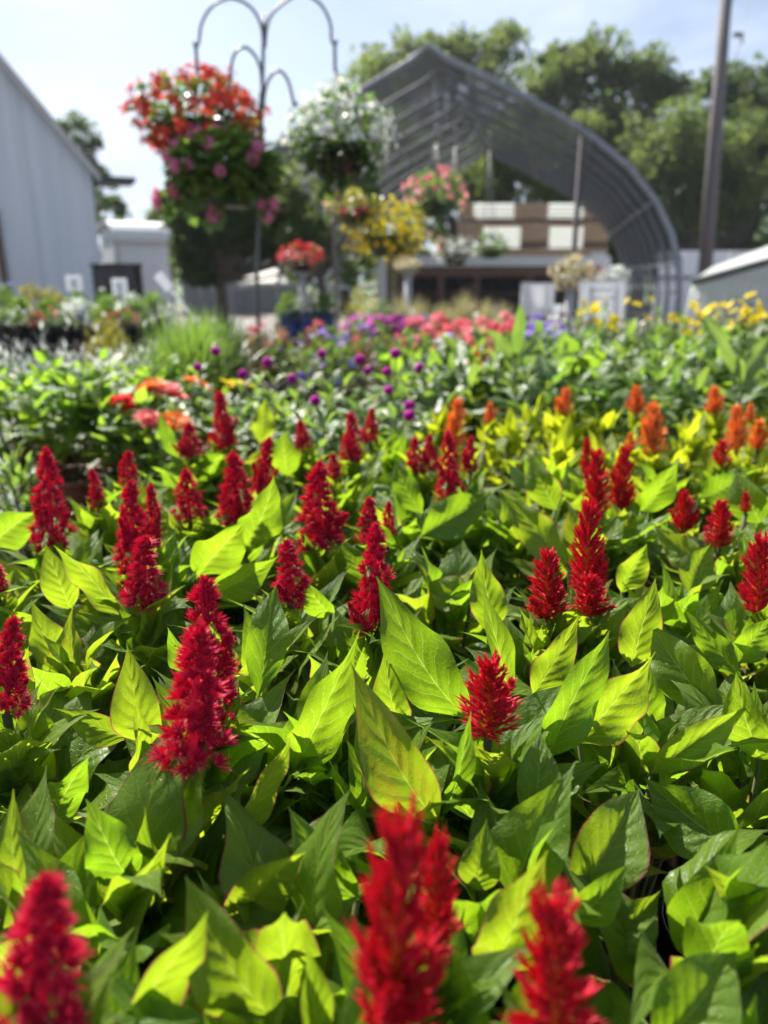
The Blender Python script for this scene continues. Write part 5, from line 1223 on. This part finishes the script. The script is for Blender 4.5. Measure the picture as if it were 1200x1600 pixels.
def basket(label, px, py, Y, rpx, flpts, leafmat, ftype, pot_m='green_pot', hang=None, nleaf=500, L=.045, fs=.03, shape=(1, 1), seed=0, trail=(), potoff=0.0, stand=False, nfl=40, fdist='top', drop=.35, wr=.6):
    """px,py the centre of the mass, rpx its half width in the picture; hang = picture point of the hook"""
    r = random.Random(seed+3000); c = atY(px, py, Y); k = Y/FPX; rad = rpx*k*shape[0]; rv = rpx*k*shape[1]
    t = thing('hanging_basket' if not stand else 'potted_flower', label, 'hanging basket' if not stand else 'potted plant', c, 'hanging flower baskets' if not stand else 'flower pots on stands')
    pr = min(.15, rad*.5); b = MB(); z0 = -rv*.15+potoff
    b.lathe([(pr*.62, z0-pr*.95), (pr*.72, z0-pr*.93), (pr, z0-.02), (pr*1.05, z0-.02), (pr*1.05, z0), (pr*.95, z0), (pr*.9, z0-.03), (.01, z0-.025)], 20, cap0=True); b.build('pot', M[pot_m], t, True)
    if hang is not None:
        h = hang-c; hg = MB()
        kn = h+Vector((0, 0, -.10)) if h.z > .25 else h+Vector((0, 0, -.02))
        hg.tube([h+Vector((0, 0, .012)), kn], .0042, 5)
        for a in range(3):
            q = a*2.094+.5; hg.tube([kn, Vector((math.cos(q)*pr, math.sin(q)*pr, z0-.01))], .003, 5)
        hg.build('hanger', M['wire'], t, True)
        for s in range(5 if h.z > .25 else 0):
            bb = MB(); bb.lathe([(.006, -.012), (.009, 0), (.006, .012)], 8, c=tuple(h.lerp(kn, (s+.5)/5))); bb.build('chain_link', M['wire'], t, True)
    if stand:
        sp = MB(); sp.tube([(0, 0, -c.z), (0, 0, z0-pr*.95)], .03, 10); sp.lathe([(.14, -c.z), (.14, -c.z+.02), (.03, -c.z+.05)], 14, cap0=True); sp.lathe([(.03, z0-pr*.95-.03), (pr*.8, z0-pr*.95-.012), (pr*.8, z0-pr*.95-.001)], 14, cap1=True); sp.build('pedestal', M['grey_pot'], t, True)
    lo = MB(); lo.uv = []
    def shell(fd):
        for _ in range(40):
            v = rvec(r).normalized()
            if fd == 'top' and v.z < -.15: continue
            return v
        return v
    for i in range(nleaf):
        v = rvec(r); v = v.normalized()*(.3+.7*r.random()**.5); dz = v.z*rv*(1 if v.z > 0 else .75)
        p = Vector((v.x*rad*.92, v.y*rad*.92, dz*.92)); y2 = (Vector((v.x, v.y, v.z*.5))+rvec(r)*.7+Vector((0, 0, .1-drop*.5))).normalized(); l = L*r.uniform(.7, 1.3)
        add_leaf(lo, p, y2, Vector((0, 0, 1))+rvec(r)*.5, l, l*wr)
    for (tx, ty, n) in trail:
        e = atY(tx, ty, Y)-c; s = Vector((e.x*.55, -rad*.2, 0))
        for i in range(n):
            u = i/n; p = s.lerp(e, u)+rvec(r)*.03; add_leaf(lo, p, (rvec(r)+Vector((0, 0, -.6))).normalized(), Vector((0, -1, .3))+rvec(r)*.4, L*r.uniform(.7, 1.1), L*wr)
    lo.build('foliage', M[leafmat], t, True, kind='stuff')
    pts = []
    for (tx, ty, n) in trail:
        e = atY(tx, ty, Y)-c; s = Vector((e.x*.55, -rad*.2, 0))
        for i in range(n//7): pts.append(s.lerp(e, r.uniform(.2, 1))+rvec(r)*.04)
    for (fx, fy) in flpts:
        e = atY(fx, fy, Y)-c; qx, qz = e.x/rad, e.z/rv; pts.append(Vector((e.x, -rad*math.sqrt(max(0.02, 1-min(1, qx*qx+qz*qz)))*.95, e.z)))
    for i in range(nfl):
        v = shell(fdist); pts.append(Vector((v.x*rad*r.uniform(.72, 1.12), v.y*rad*r.uniform(.8, 1.05), v.z*rv*r.uniform(.75, 1.15))))
    for p in pts:
        n = (p.normalized()+rvec(r)*.4+Vector((0, 0, .25))).normalized(); kk = fs*r.uniform(.8, 1.25)
        q = Matrix.Translation(p) @ n.to_track_quat('Z', 'Y').to_matrix().to_4x4() @ Matrix.Rotation(r.uniform(0, 6), 4, 'Z')
        inst('flower', FL[ftype] if isinstance(ftype, str) else FL[r.choice(ftype)], t, mat=q @ Matrix.Diagonal((kk, kk, kk, 1)))
    return t
HY = 3.6
basket('hanging basket overflowing with orange-red begonias, highest on the hook stand', 308, 182, HY+.06, 92, [(265,140),(300,125),(285,160),(240,180),(375,180),(395,165),(400,200),(385,215)], 'deep', 'begonia', 'black_pot', atY(306, 74, HY), 700, .05, .038, (1, .62), 1, nfl=150, fdist='all', trail=((405, 245, 20), (240, 200, 14)))
basket('hanging basket of ivy geranium, green with a few pink heads, below the red begonias', 355, 268, HY-.07, 84, [(290,215),(330,205),(348,212),(285,235),(312,222),(362,278),(275,250),(300,205),(318,215),(410,318),(412,240)], 'far_green', 'cluster_pink', 'green_pot', atY(357, 137, HY-.04), 1100, .06, .035, (1, .62), 2, nfl=5, trail=((250, 310, 30), (262, 330, 22), (330, 350, 26), (420, 330, 40), (345, 345, 20), (295, 335, 20)), wr=.9)
basket('hanging basket of small white flowers over dark foliage on the far hook arm', 530, 218, HY+.1, 76, [(570,180),(590,200),(600,215),(590,260),(585,285),(570,270),(595,245)], 'deep', ('petunia_white',), 'black_pot', atY(523, 70, HY), 850, .042, .016, (1, .85), 3, nfl=300, trail=((590, 300, 60), (580, 320, 40), (510, 300, 90), (535, 300, 70), (480, 270, 50), (460, 220, 24)))
# line of wire on a slim post for the farther baskets
LA, LB = Vector((atY(522, 300, 5.2).x, 5.2, 2.25)), Vector((atY(905, 255, 6.2).x, 6.2, 2.2))
for (p, lab) in ((LA, 'slim dark post half hidden behind the white flowered basket'), (LB, 'slim grey steel post in front of the hoop house ribs')):
    t = thing('basket_post', lab, 'post', (p.x, p.y, 0), 'slim posts carrying the basket wire'); b = MB(); b.tube([(0, 0, 0), (0, 0, p.z+.05)], .012, 10); b.build('shaft', M['pole_wood'], t, True)
    b = MB(); b.lathe([(.015, p.z+.051), (.015, p.z+.06), (.005, p.z+.065)], 10, cap0=True); b.build('cap', M['black_metal'], t, True)
b = MB(); b.tube([LA, LA.lerp(LB, .5)-Vector((0, 0, .02)), LB], .0016, 5); o = b.build('overhead_wire', M['wire'], None, True); tag(o, 'thin wire strung between two slim posts, carrying the farther baskets', 'wire')
def on_line(px):
    a = (px-600)/FPX; lo, hi = 0., 1.
    for _ in range(40):
        m = (lo+hi)/2; q = LA.lerp(LB, m)
        if q.x/((q-CP).dot(FW)) < a: lo = m
        else: hi = m
    q = LA.lerp(LB, lo); q.z -= .02*(1-abs(2*lo-1)); return q
def lined(label, px, py, rpx, *a, **k):
    q = on_line(px); return basket(label, px, py, q.y, rpx, *a, hang=q, **k)
lined('hanging basket of golden yellow flowers in front of the white post', 605, 362, 60, [], 'yellow_green', ('petunia_yellow',), nleaf=1000, L=.04, fs=.022, shape=(1, .72), seed=4, nfl=180, fdist='all', trail=((560, 395, 20), (655, 385, 24)))
lined('hanging basket with yellow-green top and dark red flowers behind the golden one', 553, 322, 44, [(540,332),(560,335),(575,330),(545,385)], 'yellow_green', ('petunia_wine', 'petunia_red'), nleaf=380, L=.045, fs=.022, shape=(1, .5), seed=5, nfl=18, fdist='all', trail=((545, 385, 20),))
lined('hanging basket of bright pink flowers trailing to one side from a green pot', 683, 306, 50, [(650,300),(642,320),(655,345),(672,365),(680,380),(690,392),(650,288),(720,295),(722,310),(718,320),(684,262),(690,270),(664,285)], 'far_green', ('cluster_salmon', 'petunia_salmon'), nleaf=330, L=.045, fs=.028, shape=(1, .72), seed=6, nfl=20, trail=((640, 330, 20), (690, 395, 36), (722, 330, 18)))
lined('dark blue-green hanging basket without flowers before the cedar wall', 766, 386, 28, [], 'deep', 'petunia_violet', 'black_pot', nleaf=360, L=.035, fs=.016, shape=(1, .75), seed=7, nfl=6)
lined('hanging basket with silver top and wine red flowers beneath', 712, 392, 36, [], 'silver', 'petunia_wine', 'black_pot', nleaf=300, L=.035, fs=.024, shape=(1, .6), seed=8, nfl=0, trail=((712, 410, 12),))
def potted(label, px, py, Y, rpx, *a, **k): return basket(label, px, py, Y, rpx, *a, stand=True, **k)
potted('rose red flowers in a pot on a stand beside the hook stand pole', 472, 404, 5.6, 33, [], 'bronze', ('cluster_red', 'cluster_coral'), 'black_pot', nleaf=260, L=.04, fs=.03, shape=(1, .6), seed=9, nfl=30)
potted('cream flowered bushy pot on a stand between the two sign boards', 893, 427, 5.3, 33, [], 'tan', 'cluster_cream', 'grey_pot', nleaf=300, L=.03, fs=.018, shape=(1, .72), seed=10, nfl=60, fdist='all')
potted('small cream flowered pot on a stand next to the white post', 638, 416, 6.4, 20, [], 'tan', 'cluster_cream', 'grey_pot', nleaf=160, L=.03, fs=.018, shape=(1, .6), seed=11, nfl=24)
potted('grey-leaved pot on a stand behind the handwritten sign board', 958, 432, 6.4, 23, [], 'silver', 'cluster_white', 'black_pot', nleaf=220, L=.035, fs=.016, shape=(1, .65), seed=12, nfl=8)
potted('small wine red flowered pot behind the cream flowered one', 932, 434, 6.6, 16, [], 'bronze', 'petunia_wine', 'black_pot', nleaf=140, L=.035, fs=.03, shape=(1, .8), seed=13, nfl=14)
